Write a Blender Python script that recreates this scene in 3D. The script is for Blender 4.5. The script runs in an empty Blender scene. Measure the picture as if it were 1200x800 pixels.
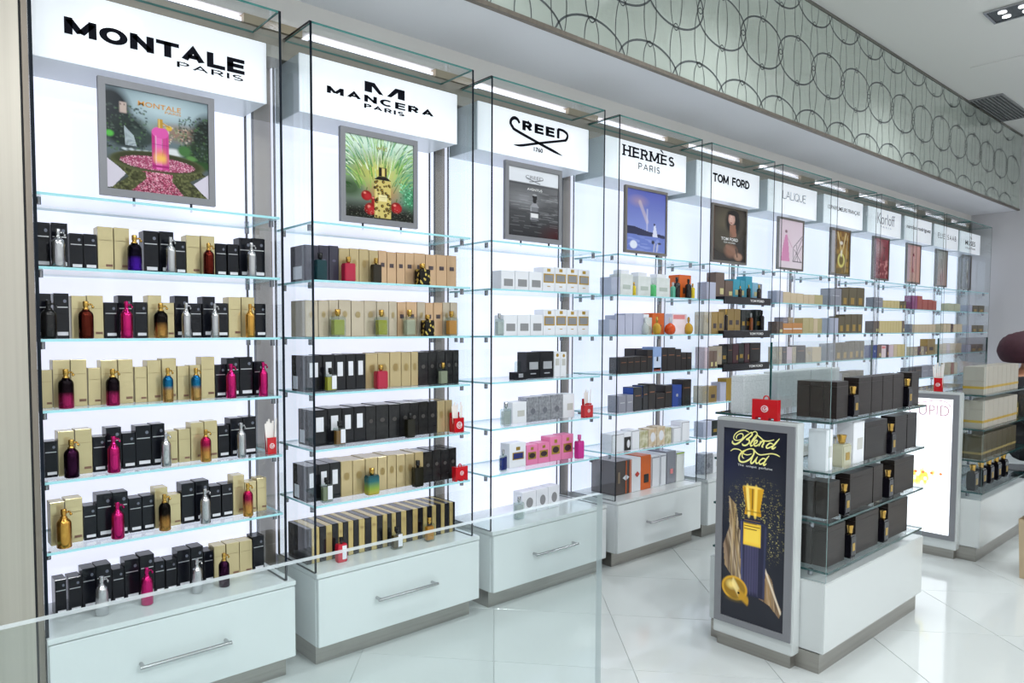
import bpy, bmesh, math, random
import numpy as np
from mathutils import Vector, Matrix

random.seed(7)
SC = bpy.context.scene
COL = SC.collection

# ------------------------------------------------------------------ camera
YAW, PITCH, ROLL = math.radians(36.662), math.radians(2.827), math.radians(0.22)
FOCAL_PX, CAM_LOC = 816.4, Vector((0.0, -2.2, 1.245))
cy, sy = math.cos(YAW), math.sin(YAW)
fwd = Vector((sy*math.cos(PITCH), cy*math.cos(PITCH), -math.sin(PITCH)))
rgt = Vector((cy, -sy, 0)); dwn = fwd.cross(rgt)
cr, sr = math.cos(ROLL), math.sin(ROLL)
rgt, dwn = cr*rgt + sr*dwn, -sr*rgt + cr*dwn
cam = bpy.data.cameras.new('camera'); cam_o = bpy.data.objects.new('camera', cam); COL.objects.link(cam_o)
mw = Matrix((rgt, -dwn, -fwd)).transposed().to_4x4(); mw.translation = CAM_LOC
cam_o.matrix_world = mw
cam.sensor_width = 36.0; cam.lens = FOCAL_PX/1200*36
cam.shift_x = 141.0/1200; cam.shift_y = 30.6/1200
cam.clip_start = 0.02
SC.camera = cam_o

# ------------------------------------------------------------------ world, exposure, room lights
w = bpy.data.worlds.new('world'); SC.world = w; w.use_nodes = True
w.node_tree.nodes['Background'].inputs[0].default_value = (0.72, 0.78, 0.88, 1)
w.node_tree.nodes['Background'].inputs[1].default_value = 0.3
SC.view_settings.view_transform = 'Standard'; SC.view_settings.look = 'None'
SC.view_settings.gamma = 1.0; SC.view_settings.use_curve_mapping = False
SC.view_settings.exposure = 0.20
SC.cycles.max_bounces = 9; SC.cycles.transparent_max_bounces = 40
SC.cycles.caustics_reflective = False; SC.cycles.caustics_refractive = False
CEIL = 3.30
LAMP_POWER = 22.0          # watts of each recessed ceiling lamp
LAMP_SPOTS = [(x, y) for y in (-0.92, -2.5, -4.1) for x in (-0.95, 1.35, 3.65, 5.95, 8.3) if not (y == -0.92 and x > 8)]
PANEL_GLOW, SIGN_GLOW, TROUGH_GLOW = 0.83, 0.30, 1.5

# ------------------------------------------------------------------ materials
def lin(h):
    if isinstance(h, str):
        h = h.lstrip('#'); c = [int(h[i:i+2], 16)/255 for i in (0, 2, 4)]
    else: c = h
    return tuple((v/12.92 if v <= .04045 else ((v+.055)/1.055)**2.4) for v in c) + (1,)
MATS = {}
def mat(name, col='#808080', rough=.4, metal=0., spec=.5, emit=0., ecol=None, alpha=1., trans=0., coat=0., noise=None, bump=0., ior=1.45):
    if name in MATS: return MATS[name]
    m = bpy.data.materials.new(name); m.use_nodes = True
    nt = m.node_tree; b = nt.nodes['Principled BSDF']
    b.inputs['Base Color'].default_value = lin(col); b.inputs['Roughness'].default_value = rough
    b.inputs['Metallic'].default_value = metal; b.inputs['Specular IOR Level'].default_value = spec
    b.inputs['Alpha'].default_value = alpha; b.inputs['Transmission Weight'].default_value = trans
    b.inputs['Coat Weight'].default_value = coat; b.inputs['IOR'].default_value = ior
    if emit:
        b.inputs['Emission Color'].default_value = lin(ecol or col); b.inputs['Emission Strength'].default_value = emit
    if noise:                                   # (scale vector, second colour, amount)
        tc = nt.nodes.new('ShaderNodeTexCoord'); mp = nt.nodes.new('ShaderNodeMapping'); nz = nt.nodes.new('ShaderNodeTexNoise')
        mx = nt.nodes.new('ShaderNodeMix'); mx.data_type = 'RGBA'
        rp = nt.nodes.new('ShaderNodeValToRGB'); rp.color_ramp.elements[0].position = .35; rp.color_ramp.elements[1].position = .65
        mp.inputs['Scale'].default_value = noise[0]; nz.inputs['Scale'].default_value = 1; nz.inputs['Detail'].default_value = 5
        nt.links.new(tc.outputs[noise[3] if len(noise) > 3 else 'Object'], mp.inputs[0]); nt.links.new(mp.outputs[0], nz.inputs['Vector'])
        nt.links.new(nz.outputs['Fac'], rp.inputs[0])
        ml = nt.nodes.new('ShaderNodeMath'); ml.operation = 'MULTIPLY'; ml.inputs[1].default_value = noise[2]
        nt.links.new(rp.outputs[0], ml.inputs[0]); nt.links.new(ml.outputs[0], mx.inputs[0])
        mx.inputs[6].default_value = lin(col); mx.inputs[7].default_value = lin(noise[1])
        nt.links.new(mx.outputs[2], b.inputs['Base Color'])
        if bump:
            bp = nt.nodes.new('ShaderNodeBump'); bp.inputs['Strength'].default_value = bump; bp.inputs['Distance'].default_value = .002
            nt.links.new(nz.outputs['Fac'], bp.inputs['Height']); nt.links.new(bp.outputs[0], b.inputs['Normal'])
    MATS[name] = m
    return m
def ramp_mat(name, stops, rough=.25, metal=.9, trans=0.):
    """colour running up the thing's own height (its printed fade), by generated coordinates"""
    if name in MATS: return MATS[name]
    m = mat(name, '#808080', rough, metal, trans=trans); nt = m.node_tree; b = nt.nodes['Principled BSDF']
    tc = nt.nodes.new('ShaderNodeTexCoord'); sp = nt.nodes.new('ShaderNodeSeparateXYZ'); r = nt.nodes.new('ShaderNodeValToRGB')
    nt.links.new(tc.outputs['Generated'], sp.inputs[0]); nt.links.new(sp.outputs[2], r.inputs[0])
    els = r.color_ramp.elements
    while len(els) < len(stops): els.new(.5)
    for e, (p, c) in zip(els, stops): e.position = p; e.color = lin(c)
    nt.links.new(r.outputs[0], b.inputs['Base Color'])
    return m
def glass_mat(name, tint, refl=1.0):
    m = bpy.data.materials.new(name); m.use_nodes = True; nt = m.node_tree; nt.nodes.clear()
    out = nt.nodes.new('ShaderNodeOutputMaterial'); t = nt.nodes.new('ShaderNodeBsdfTransparent'); g = nt.nodes.new('ShaderNodeBsdfGlossy')
    mx = nt.nodes.new('ShaderNodeMixShader'); ge = nt.nodes.new('ShaderNodeNewGeometry')
    dt = nt.nodes.new('ShaderNodeVectorMath'); dt.operation = 'DOT_PRODUCT'
    nt.links.new(ge.outputs['Incoming'], dt.inputs[0]); nt.links.new(ge.outputs['Normal'], dt.inputs[1])
    def mth(op, a, bval=None):
        n = nt.nodes.new('ShaderNodeMath'); n.operation = op; n.use_clamp = op == 'ADD'; nt.links.new(a, n.inputs[0])
        if bval is not None: n.inputs[1].default_value = bval
        return n.outputs[0]
    fac = mth('ADD', mth('MULTIPLY', mth('POWER', mth('ADD', mth('MULTIPLY', mth('ABSOLUTE', dt.outputs['Value']), -1.), 1.), 5.), .9*refl), .035*refl)
    t.inputs[0].default_value = lin(tint); g.inputs['Roughness'].default_value = .0; g.inputs[0].default_value = (1, 1, 1, 1)
    nt.links.new(fac, mx.inputs[0])
    nt.links.new(t.outputs[0], mx.inputs[1]); nt.links.new(g.outputs[0], mx.inputs[2]); nt.links.new(mx.outputs[0], out.inputs[0])
    MATS[name] = m; return m
G_PANE = glass_mat('clear_glass', '#fbfdfd')
G_FRONT = glass_mat('tinted_glass', '#f6fbfb', 1.0)
E_SHELF = mat('shelf_glass_edge', '#a8e2ea', .15, emit=0)  # turquoise glass tint, brightened in colour for light reflected inside the sheet
E_DARK = mat('side_glass_edge', '#0c1622', .5, spec=.2)
E_GREEN = mat('top_glass_edge', '#4f8f8a', .15)
E_ISL = mat('island_glass_edge', '#1d4a4a', .15)
E_CLEAR = mat('pane_edge', '#d3dee2', .15, alpha=.7)
WHITE = mat('white_lacquer', '#dfe4e5', .12, coat=.3)
STEEL = mat('brushed_steel', '#8f867c', .42, .8, noise=((60, 60, .7), '#80776d', .5), bump=.05)
PLINTH = mat('plinth_steel', '#aba8a2', .30, .9, noise=((3, 3, 90), '#98948e', .5))
CHROME = mat('satin_chrome', '#b9b9bb', .22, 1.)
PANEL = mat('light_panel', '#b9bcc8', .4, emit=PANEL_GLOW, ecol='#eaeeff')
SIGN = mat('sign_acrylic', '#f2f6fa', .08, emit=SIGN_GLOW, ecol='#eef4ff')
SIGNBOX = mat('sign_box_white', '#dfe5ea', .25)
INK = mat('sign_black', '#0b0d18', .6, spec=.1)
FRAME = mat('grey_frame', '#85868b', .4, .2)
BLACK = mat('black_plastic', '#0b0b0f', .25)

# ------------------------------------------------------------------ mesh helpers
def box(bm, x0, x1, y0, y1, z0, z1, mi=0):
    v = [bm.verts.new(p) for p in ((x0,y0,z0),(x1,y0,z0),(x1,y1,z0),(x0,y1,z0),(x0,y0,z1),(x1,y0,z1),(x1,y1,z1),(x0,y1,z1))]
    fs = [bm.faces.new([v[i] for i in q]) for q in ((0,3,2,1),(4,5,6,7),(0,1,5,4),(1,2,6,5),(2,3,7,6),(3,0,4,7))]
    for f in fs: f.material_index = mi
    return fs
def finish(bm, name, bevel=0., seg=2, smooth=False):
    if bevel: bmesh.ops.bevel(bm, geom=list(bm.edges), offset=bevel, segments=seg, affect='EDGES', clamp_overlap=True)
    bmesh.ops.recalc_face_normals(bm, faces=bm.faces)
    me = bpy.data.meshes.new(name); bm.to_mesh(me); bm.free()
    if smooth:
        for p in me.polygons: p.use_smooth = True
    return me
def obj(name, me, mats, parent=None, loc=(0,0,0), rot=(0,0,0), scale=(1,1,1)):
    o = bpy.data.objects.new(name, me); COL.objects.link(o)
    if mats is not None and len(me.materials) == 0:
        for m in (mats if isinstance(mats, (list, tuple)) else [mats]): me.materials.append(m)
    o.location = loc; o.rotation_euler = rot; o.scale = scale
    if parent is not None: o.parent = parent
    return o
def boxo(name, b, m, parent=None, bevel=0., off=(0,0,0)):
    bm = bmesh.new(); box(bm, *b); return obj(name, finish(bm, name, bevel), m, parent, off)
def thing(name, label, cat, loc=(0,0,0), group=None, rotz=0.):
    o = bpy.data.objects.new(name, None); o.empty_display_size = .05; COL.objects.link(o); o.location = loc; o.rotation_euler = (0,0,rotz)
    return tag(o, label, cat, group)
def tag(o, label, cat, group=None):
    o['label'] = label; o['category'] = cat
    if group: o['group'] = group
    return o
def struct(o): o['kind'] = 'structure'; return o
def pane(name, b, face, edge, parent=None, off=(0,0,0), thin=None, front=None):
    """a glass sheet: two big faces of clear glass, four narrow faces in the given edge material"""
    bm = bmesh.new(); fs = box(bm, *b)
    d = (b[1]-b[0], b[3]-b[2], b[5]-b[4]); ax = d.index(min(d))
    bm.normal_update()
    for f in fs:
        n = f.normal; k = max(range(3), key=lambda i: abs(n[i]))
        f.material_index = 0 if k == ax else 1
    return obj(name, finish(bm, name), [face, edge], parent, off)
def cyl(bm, p0, p1, r0, r1=None, n=12, caps=True):
    p0, p1 = Vector(p0), Vector(p1); r1 = r0 if r1 is None else r1
    d = (p1-p0).normalized(); a = d.orthogonal().normalized(); b = d.cross(a)
    A = [bm.verts.new(p0 + r0*(math.cos(t)*a + math.sin(t)*b)) for t in [2*math.pi*i/n for i in range(n)]]
    B = [bm.verts.new(p1 + r1*(math.cos(t)*a + math.sin(t)*b)) for t in [2*math.pi*i/n for i in range(n)]]
    for i in range(n): bm.faces.new((A[i], A[(i+1)%n], B[(i+1)%n], B[i]))
    if caps: bm.faces.new(A[::-1]); bm.faces.new(B)
def lathe(bm, prof, n=20, c=(0,0)):
    rings = []
    for r, z in prof:
        rings.append([bm.verts.new((c[0]+r*math.cos(2*math.pi*i/n), c[1]+r*math.sin(2*math.pi*i/n), z)) for i in range(n)])
    for a, b in zip(rings, rings[1:]):
        for i in range(n): bm.faces.new((a[i], a[(i+1)%n], b[(i+1)%n], b[i]))
    bm.faces.new(rings[0][::-1]); bm.faces.new(rings[-1])
def tube(bm, pts, r, n=8):
    for a, b in zip(pts, pts[1:]): cyl(bm, a, b, r, n=n)
def ribbon(bm, pts, wid, to3):
    """flat stroke along 2-D points (Catmull-Rom), widths along it; to3 maps (u, v) to a point"""
    P = [Vector(p) for p in pts]; out = []; W = []
    wid = wid if isinstance(wid, (list, tuple)) else [wid]*len(P)
    for i in range(len(P)-1):
        p0, p1, p2, p3 = P[max(i-1,0)], P[i], P[i+1], P[min(i+2,len(P)-1)]
        for k in range(6):
            t = k/6
            out.append(.5*((2*p1)+(p2-p0)*t+(2*p0-5*p1+4*p2-p3)*t*t+(3*p1-p0-3*p2+p3)*t**3)); W.append(wid[i]*(1-t)+wid[i+1]*t)
    out.append(P[-1]); W.append(wid[-1])
    L, R = [], []
    for i, p in enumerate(out):
        d = (out[min(i+1,len(out)-1)] - out[max(i-1,0)]); d = d.normalized() if d.length else Vector((1,0))
        n = Vector((-d.y, d.x))*W[i]/2
        L.append(bm.verts.new(to3(p+n))); R.append(bm.verts.new(to3(p-n)))
    for i in range(len(out)-1): bm.faces.new((L[i], R[i], R[i+1], L[i+1]))
def text_mesh(s, rect, to3, bold=0., spacing=1.):
    """lettering fitted into rect (u0, v0, u1, v1); to3 maps (u, v) to a point"""
    c = bpy.data.curves.new('t', 'FONT'); c.body = s; c.size = 1; c.offset = bold; c.space_character = spacing; c.resolution_u = 4
    o = bpy.data.objects.new('t', c); COL.objects.link(o)
    me = bpy.data.meshes.new_from_object(o.evaluated_get(bpy.context.evaluated_depsgraph_get()))
    bpy.data.objects.remove(o); bpy.data.curves.remove(c)
    xs = [v.co.x for v in me.vertices]; ys = [v.co.y for v in me.vertices]
    x0, x1, y0, y1 = min(xs), max(xs), min(ys), max(ys); u0, v0, u1, v1 = rect
    for v in me.vertices:
        v.co = to3(Vector((u0+(v.co.x-x0)/(x1-x0)*(u1-u0), v0+(v.co.y-y0)/(y1-y0)*(v1-v0))))
    me.materials.clear()
    return me
def arc(cx, cy, rx, ry, a0, a1, n=10): return [(cx+rx*math.cos(math.radians(a0+(a1-a0)*k/n)), cy+ry*math.sin(math.radians(a0+(a1-a0)*k/n))) for k in range(n+1)]
PB = lambda y0, y1, w: [(0, y1), (w-(y1-y0)/2, y1)]+arc(w-(y1-y0)/2, (y0+y1)/2, (y1-y0)/2, (y1-y0)/2, 90, -90)+[(0, y0)]
GLYPH = {  # pen paths in a box one unit high, and the letter's width
 'M': ([[(0,0),(0,1)],[(1,0),(1,1)],[(.03,1),(.5,.04)],[(.5,.04),(.97,1)]], 1.), 'O': ([arc(.45,.5,.45,.5,0,360,24)], .9), 'N': ([[(0,0),(0,1)],[(.75,0),(.75,1)],[(.02,1),(.73,0)]], .75), 'T': ([[(0,1),(.75,1)],[(.375,1),(.375,0)]], .75),
 'A': ([[(0,0),(.42,1),(.84,0)],[(.15,.34),(.69,.34)]], .84), 'L': ([[(0,1),(0,0),(.6,0)]], .6), 'E': ([[(.6,1),(0,1),(0,0),(.6,0)],[(0,.52),(.55,.52)]], .6), 'P': ([[(0,0)]+PB(.46,1,.62)], .62),
 'R': ([[(0,0)]+PB(.47,1,.64),[(.36,.47),(.68,0)]], .68), 'I': ([[(0,0),(0,1)]], 0.), 'S': ([arc(.3,.74,.28,.26,35,270,10)+arc(.3,.24,.3,.24,90,-145,10)], .6), 'C': ([arc(.45,.5,.45,.5,50,310,18)], .75),
 'D': ([[(0,0)]+PB(0,1,.78)], .78), 'F': ([[(.58,1),(0,1),(0,0)],[(0,.52),(.52,.52)]], .58), 'H': ([[(0,0),(0,1)],[(.72,0),(.72,1)],[(0,.52),(.72,.52)]], .72), 'U': ([[(0,1),(0,.36)]+arc(.35,.36,.35,.36,180,360,10)+[(.7,1)]], .7),
 'Q': ([arc(.45,.5,.45,.5,0,360,24),[(.52,.28),(.86,-.06)]], .9), 'B': ([[(0,0)]+PB(.5,1,.6)+PB(0,.5,.66)], .66), 'G': ([arc(.45,.5,.45,.5,50,350,18)+[(.5,.42)]], .9), ' ': ([], .45),
}
def pen_text(s, rect, to3, wd=.2, gap=.22, wd2=None):
    """lettering from pen paths fitted into rect: wd is the stroke in letter heights"""
    u0, v0, u1, v1 = rect; tot = sum(GLYPH[c][1]+wd for c in s)+gap*(len(s)-1); su = (u1-u0)/tot; x = wd/2; bm = bmesh.new()
    m = lambda p: to3(Vector((u0+p[0]*su, v0+(wd/2+p[1]*(1-wd))*(v1-v0))))
    for c in s:
        for path in GLYPH[c][0]:
            P = [Vector((x+a, b)) for a, b in path]; n = len(P); closed = (P[0]-P[-1]).length < 1e-6; L, R = [], []
            for i, p in enumerate(P):
                d0 = (P[i]-P[i-1]) if i else ((P[0]-P[-2]) if closed else (P[1]-P[0])); d1 = (P[i+1]-P[i]) if i < n-1 else ((P[1]-P[0]) if closed else d0)
                d0, d1 = d0.normalized(), d1.normalized(); t = d0+d1; t = t.normalized() if t.length > .1 else d0
                k = 1/max(.45, t.dot(d0)); q = Vector((-t.y, t.x))*wd/2*k
                e = (-d0*wd/2 if i == 0 else d1*wd/2 if i == n-1 else Vector((0,0))) if not closed and c not in 'ASCGUQO' and abs((d0 if i == 0 else d1).x*(d0 if i == 0 else d1).y) < 1e-6 else Vector((0, 0))
                L.append(bm.verts.new(m(p+q+e))); R.append(bm.verts.new(m(p-q+e)))
            for i in range(n-1): bm.faces.new((L[i], R[i], R[i+1], L[i+1]))
        x += GLYPH[c][1]+wd+gap
    me = bpy.data.meshes.new('lettering'); bm.to_mesh(me); bm.free(); return me
ORD = ['first','second','third','fourth','fifth','sixth','seventh','eighth','ninth','tenth','eleventh','twelfth','thirteenth','fourteenth','fifteenth','sixteenth']
# ------------------------------------------------------------------ the room
XL, XR, YF, YB = -3.0, 9.76, -6.0, .36
SOF = 2.515
PAINT = mat('wall_paint', '#d2d0d3', .7, spec=.25)
CEILP = mat('ceiling_paint', '#ecebe8', .85, spec=.2)
floor = struct(boxo('floor', (XL, XR, YF, YB, -.06, -.003), mat('floor_grout', '#b9bebd', .35)))
TILE = mat('porcelain_tile', '#d3d8d7', .07, spec=.55, noise=((1.3, 1.3, 1.3), '#c9cfce', .6))
bm = bmesh.new(); TS = .51; h = TS/2-.0012
box(bm, -h, h, -h, h, -.02, 0); tile_me = finish(bm, 'tile', .0006, 1); tile_me.materials.append(TILE)
r2 = math.sqrt(.5); n_t = 0   # laid on the diagonal
for i in range(-6, 32):
    for j in range(-14, 22):
        u, v = 1.56+TS*(i+.5), 1.06+TS*(j+.5)
        x, y = (u+v)*r2, (v-u)*r2
        if -.2 < x < 9.9 and -3.1 < y < .62 and n_t < 300:
            obj('tile', tile_me, None, floor, (x, y, 0), (0, 0, math.pi/4)); n_t += 1
struct(boxo('ceiling', (XL, XR, YF, -.2, CEIL, CEIL+.1), CEILP))
struct(boxo('wall_back', (XL, XR, YB, YB+.1, 0, SOF), PAINT))
struct(boxo('wall_right', (XR, XR+.1, YF, YB, 0, CEIL), PAINT))
struct(boxo('wall_left', (XL-.1, XL, YF, YB, 0, CEIL), PAINT))
struct(boxo('wall_front', (XL, XR, YF-.1, YF, 0, CEIL), mat('wall_front_paint', '#ececea', .7)))
# boxed-out bulkhead over the bays: soffit, upper strip of wall, patterned glass front
bulk = struct(boxo('wall_bulkhead', (XL, XR, -.19, YB, SOF, CEIL+.1), mat('soffit_paint', '#eeeef2', .75, spec=.2)))
boxo('header_strip', (XL, XR, .2, YB, 2.408, SOF), mat('header_paint', '#eae6e2', .6), bulk)
face = boxo('patterned_panel', (XL, XR, -.2, -.19, SOF+.012, CEIL-.012), mat('pale_green_glass', '#bfc9c0', .12, spec=.5), bulk)
boxo('edge_strip', (XL, XR, -.206, -.186, SOF-.004, SOF+.014), STEEL, bulk)
boxo('edge_strip', (XL, XR, -.206, -.186, CEIL-.02, CEIL-.001), mat('dark_strip', '#77766f', .4, .5), bulk)
bm = bmesh.new(); SP, NX = .442, 4.81
def ring(bm, cx, cz, a, b, wd, n=44):
    vs = []
    for k in range(n):
        t = 2*math.pi*k/n; c, s = math.cos(t), math.sin(t)
        row = []
        for sg in (-1, 1):
            x, z = cx+(a+sg*wd)*c, cz+(b+sg*wd)*s
            row.append((x, max(SOF+.014, min(CEIL-.02, z))))
        vs.append([bm.verts.new((x, -.2012, z)) for x, z in row])
    for k in range(n):
        a0, a1 = vs[k], vs[(k+1) % n]
        if abs(a0[0].co.z-a1[0].co.z) < 1e-5 and (a0[0].co.z < SOF+.0145 or a0[0].co.z > CEIL-.0205): continue
        bm.faces.new((a0[0], a1[0], a1[1], a0[1]))
for k in range(-10, 12):
    x = NX+SP*k
    if x > XR-.3: break
    if x < .8: continue
    ring(bm, x+SP/2, 2.898, SP*.56, .135, .0052); ring(bm, x, 3.30, SP*.56, .135, .0052); ring(bm, x, 2.50, SP*.56, .135, .0052)
    for q, cz, hz in ((0, 3.035, .15), (.5, 3.165, .15), (0, 2.765, .15), (.5, 2.63, .15), (.5, 2.898, .15), (0, 3.26, .1), (0, 2.54, .1)):
        ring(bm, x+SP*q, cz, .05, hz, .0030)
pat = obj('circle_pattern', finish(bm, 'circle_pattern'), mat('pattern_grey', '#62686a', .4), face); pat['kind'] = 'stuff'

# ------------------------------------------------------------------ ceiling fittings
def spot(x, y):
    t = thing('ceiling_spotlight', '', 'ceiling light', (x, y, CEIL))
    bm = bmesh.new(); s = .13
    for a in ((-s, s, -s, -s+.014), (-s, s, s-.014, s), (-s, -s+.014, -s+.014, s-.014), (s-.014, s, -s+.014, s-.014)): box(bm, *a, -.012, -.001)
    obj('housing', finish(bm, 'housing'), CHROME, t)
    boxo('reflector', (-.115, .115, -.115, .115, -.007, -.002), mat('lamp_reflector', '#5b6266', .25, .8), t)
    for dx in (-.05, .05):
        for dy in (-.05, .05):
            bm = bmesh.new(); cyl(bm, (dx, dy, -.012), (dx, dy, -.007), .022, n=12)
            obj('lamp_lens', finish(bm, 'lamp_lens'), mat('lamp_lens_glow', '#ffffff', .3, emit=3.0), t)
    l = bpy.data.lights.new('lamp', 'AREA'); l.shape = 'SQUARE'; l.size = .25; l.energy = LAMP_POWER*((.42 if x < 3 else .38) if y > -1 else (.5 if x < 3 else .06) if y > -3 else (2.3 if x < 3 else 1.7)); l.color = (.955, .98, 1.); l.spread = math.radians(125 if y > -1 else 170)
    lo = bpy.data.objects.new('lamp', l); COL.objects.link(lo); lo.location = (0, 0, -.02); lo.parent = t
    return t
for i, (x, y) in enumerate(LAMP_SPOTS):
    t = spot(x, y); t['group'] = 'recessed ceiling spotlights'
    near = 'in the row nearest the patterned bulkhead' if y > -1 else 'in the middle row' if y > -3 else 'in the row farthest from the display bays'
    t['label'] = f"square chrome recessed spotlight, {ORD[[q for q in LAMP_SPOTS if q[1]==y].index((x, y))]} from left {near}"
vt = thing('ceiling_vent', 'grey slatted air vent in the white ceiling beside the bulkhead', 'air vent', (8.43, -.30, CEIL))
bm = bmesh.new()
for a in ((-.52, .52, -.14, -.125), (-.52, .52, .125, .14), (-.52, -.5, -.125, .125), (.5, .52, -.125, .125)): box(bm, *a, -.012, -.001)
obj('vent_frame', finish(bm, 'vent_frame'), mat('vent_grey', '#9c9da0', .4, .4), vt)
boxo('vent_backing', (-.5, .5, -.125, .125, -.004, -.001), mat('vent_dark', '#4d4e50', .6), vt)
bm = bmesh.new(); box(bm, -.162, .162, -.004, .004, -.012, -.004); sl = finish(bm, 'vent_slat')
for r in range(3):
    for k in range(9):
        obj('vent_slat', sl, mat('vent_grey'), vt, ((r-1)*.333, -.105+.026*k, 0))
hp = struct(boxo('trim_hatch', (6.95, 7.6, -.92, -.45, CEIL-.004, CEIL-.0005), CEILP)); hp.name = 'trim_9'

# ------------------------------------------------------------------ steel framing behind the bays
BL = [.376, 1.279, 2.180, 3.090, 3.980, 4.872, 5.744, 6.583, 7.417, 8.198, 8.975]
BR = [1.167, 2.077, 2.977, 3.884, 4.768, 5.640, 6.493, 7.342, 8.137, 8.938, 9.690]
SZ = {1: 1.652, 2: 1.441, 3: 1.232, 4: 1.025, 5: .816, 6: .607, 7: .360}
pil = struct(boxo('trim_1', (-1.2, .352, 0, YB-.002, 0, SOF-.002), mat('pillar_steel', '#c2bcb1', .38, .7, noise=((70, 70, .6), '#b3ada2', .5), bump=.04)))
struct(boxo('trim_2', (.3525, .358, .004, YB-.002, 0, SOF-.002), mat('shadow_gap', '#24252a', .6)))
struct(boxo('trim_10', (.3585, .3745, .0, YB-.002, 0, SOF-.002), STEEL))
struct(boxo('trim_3', (.37, 9.74, .2, YB-.002, 2.278, 2.374), mat('beam_steel', '#a59f95', .4, .6)))
for i in range(11):
    x0 = BR[i]+.031; x1 = BL[i+1] if i < 10 else BR[i]+.062
    struct(boxo('trim_4', (x0, x1, .306, YB-.002, 0, 2.277), STEEL))
    struct(boxo('trim_5', (BR[i]-.05, min(x1+.08, 9.75), .19, YB-.002, 2.375, 2.407), mat('cap_steel', '#b3a58d', .4, .6)))
    a = BL[i]+(.09 if i else 0)
    t = thing('light_trough', f'white strip light in the recess above the {ORD[i]} display bay from the left', 'strip light', ((a+BR[i])/2, .24, 2.376), 'strip lights above the display bays')
    hw = (BR[i]-.055-a)/2
    boxo('tube', (-hw, hw, -.03, .05, .006, .022), mat('trough_glow', '#ffffff', .4, emit=TROUGH_GLOW, ecol='#f0efff'), t)
    boxo('tray', (-hw, hw, -.034, .08, 0, .006), CHROME, t)

# ------------------------------------------------------------------ display bays
POST = [(.582,.958),(1.466,1.846),(2.366,2.762),(3.288,3.685),(4.176,4.607),(5.042,5.433),(5.894,6.258),(6.724,7.08),(7.50,7.86),(8.28,8.62),(9.10,9.40)]
bm = bmesh.new(); cyl(bm, (0,0,-.022), (0,0,0), .0085, n=10); CLAMP = finish(bm, 'shelf_clamp'); CLAMP.materials.append(mat('clamp_metal', '#8d8f96', .25, 1.))
BAYLOOK = ['black MONTALE lettering and a flower garden poster', 'black MANCERA lettering and a jungle poster', 'crossed CREED lettering and a grey sea poster', 'HERMES lettering and a blue lake poster',
           'bold two-word lettering and a dark portrait poster', 'thin LALIQUE lettering and a pink poster']
BAYDESC = ['tall lit glass display bay beside the steel pillar, with a garden poster', 'tall lit glass display bay with a jungle poster, second from the pillar',
  'tall lit glass display bay with a grey sea poster', 'tall lit glass display bay with a blue lake poster', 'tall lit glass display bay with a dark portrait poster',
  'tall lit glass display bay with a pale pink poster and a wire drawing', 'tall lit glass display bay with a narrow golden poster', 'tall lit glass display bay with a deep red poster',
  'tall lit glass display bay with a salmon pink poster', 'tall lit glass display bay with a grey-green and pink poster', 'tall lit glass display bay at the far end by the wall']
BAYNAME = [f'{ORD[i]} bay' for i in range(11)]
BAYS = []
for i in range(11):
    L, R = BL[i], BR[i]
    t = thing('display_bay', BAYDESC[i], 'display cabinet', (L, 0, 0), 'lit glass display bays along the wall'); BAYS.append(t)
    W = R-L; e = .024 if i < 10 else .01
    cab = boxo('cabinet_body', (.004, W+e, .0, .304, .08, .34), WHITE, t, .003)
    boxo('top_board', (.002, W+e+.002, -.016, .304, .342, .3595), WHITE, cab, .002)
    df = boxo('drawer_front', (.006, W+e-.002, -.017, -.001, .083, .339), WHITE, t, .002)
    bm = bmesh.new(); hc = W/2+.01
    for sx in (-.14, .14): cyl(bm, (hc+sx, -.017, .214), (hc+sx, -.046, .214), .0065)
    cyl(bm, (hc-.15, -.046, .214), (hc+.15, -.046, .214), .0062)
    obj('handle', finish(bm, 'handle', smooth=False), CHROME, df)
    boxo('plinth', (.02, W+e-.018, .03, .30, 0, .0795), PLINTH, t)
    boxo('light_panel', (0, W+.02, .289, .305, .3605, 2.276), PANEL, t)
    boxo('panel_edge', (W+.0205, W+.030, .287, .305, .3605, 2.276), mat('panel_edge_dark', '#2b2a2c', .4), t)
    pane('side_glass', (0, .010, 0, .288, .3605, 2.355), G_PANE, E_DARK, t)
    pane('side_glass', (W-.010, W, 0, .288, .3605, 2.355), G_PANE, E_DARK, t)
    pane('top_glass', (.0105, W-.0105, .0, .199, 2.347, 2.3545), G_PANE, E_GREEN, t)
    sb = boxo('sign_box', (.011, W-.011, .100, .288, 2.064, 2.275), SIGNBOX, t, .002)
    boxo('sign_face', (.011, W-.011, .094, .0995, 2.064, 2.275), SIGN, sb)
    for s in range(1, 7):
        sh = pane('shelf', (.0105, W-.0105, .008, .285, SZ[s]-.008, SZ[s]), G_PANE, E_SHELF, t)
        for cx in (.022, W-.022):
            for cyy in (.05, .25): obj('shelf_clamp', CLAMP, None, sh, (cx, cyy, SZ[s]-.0082))
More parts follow.
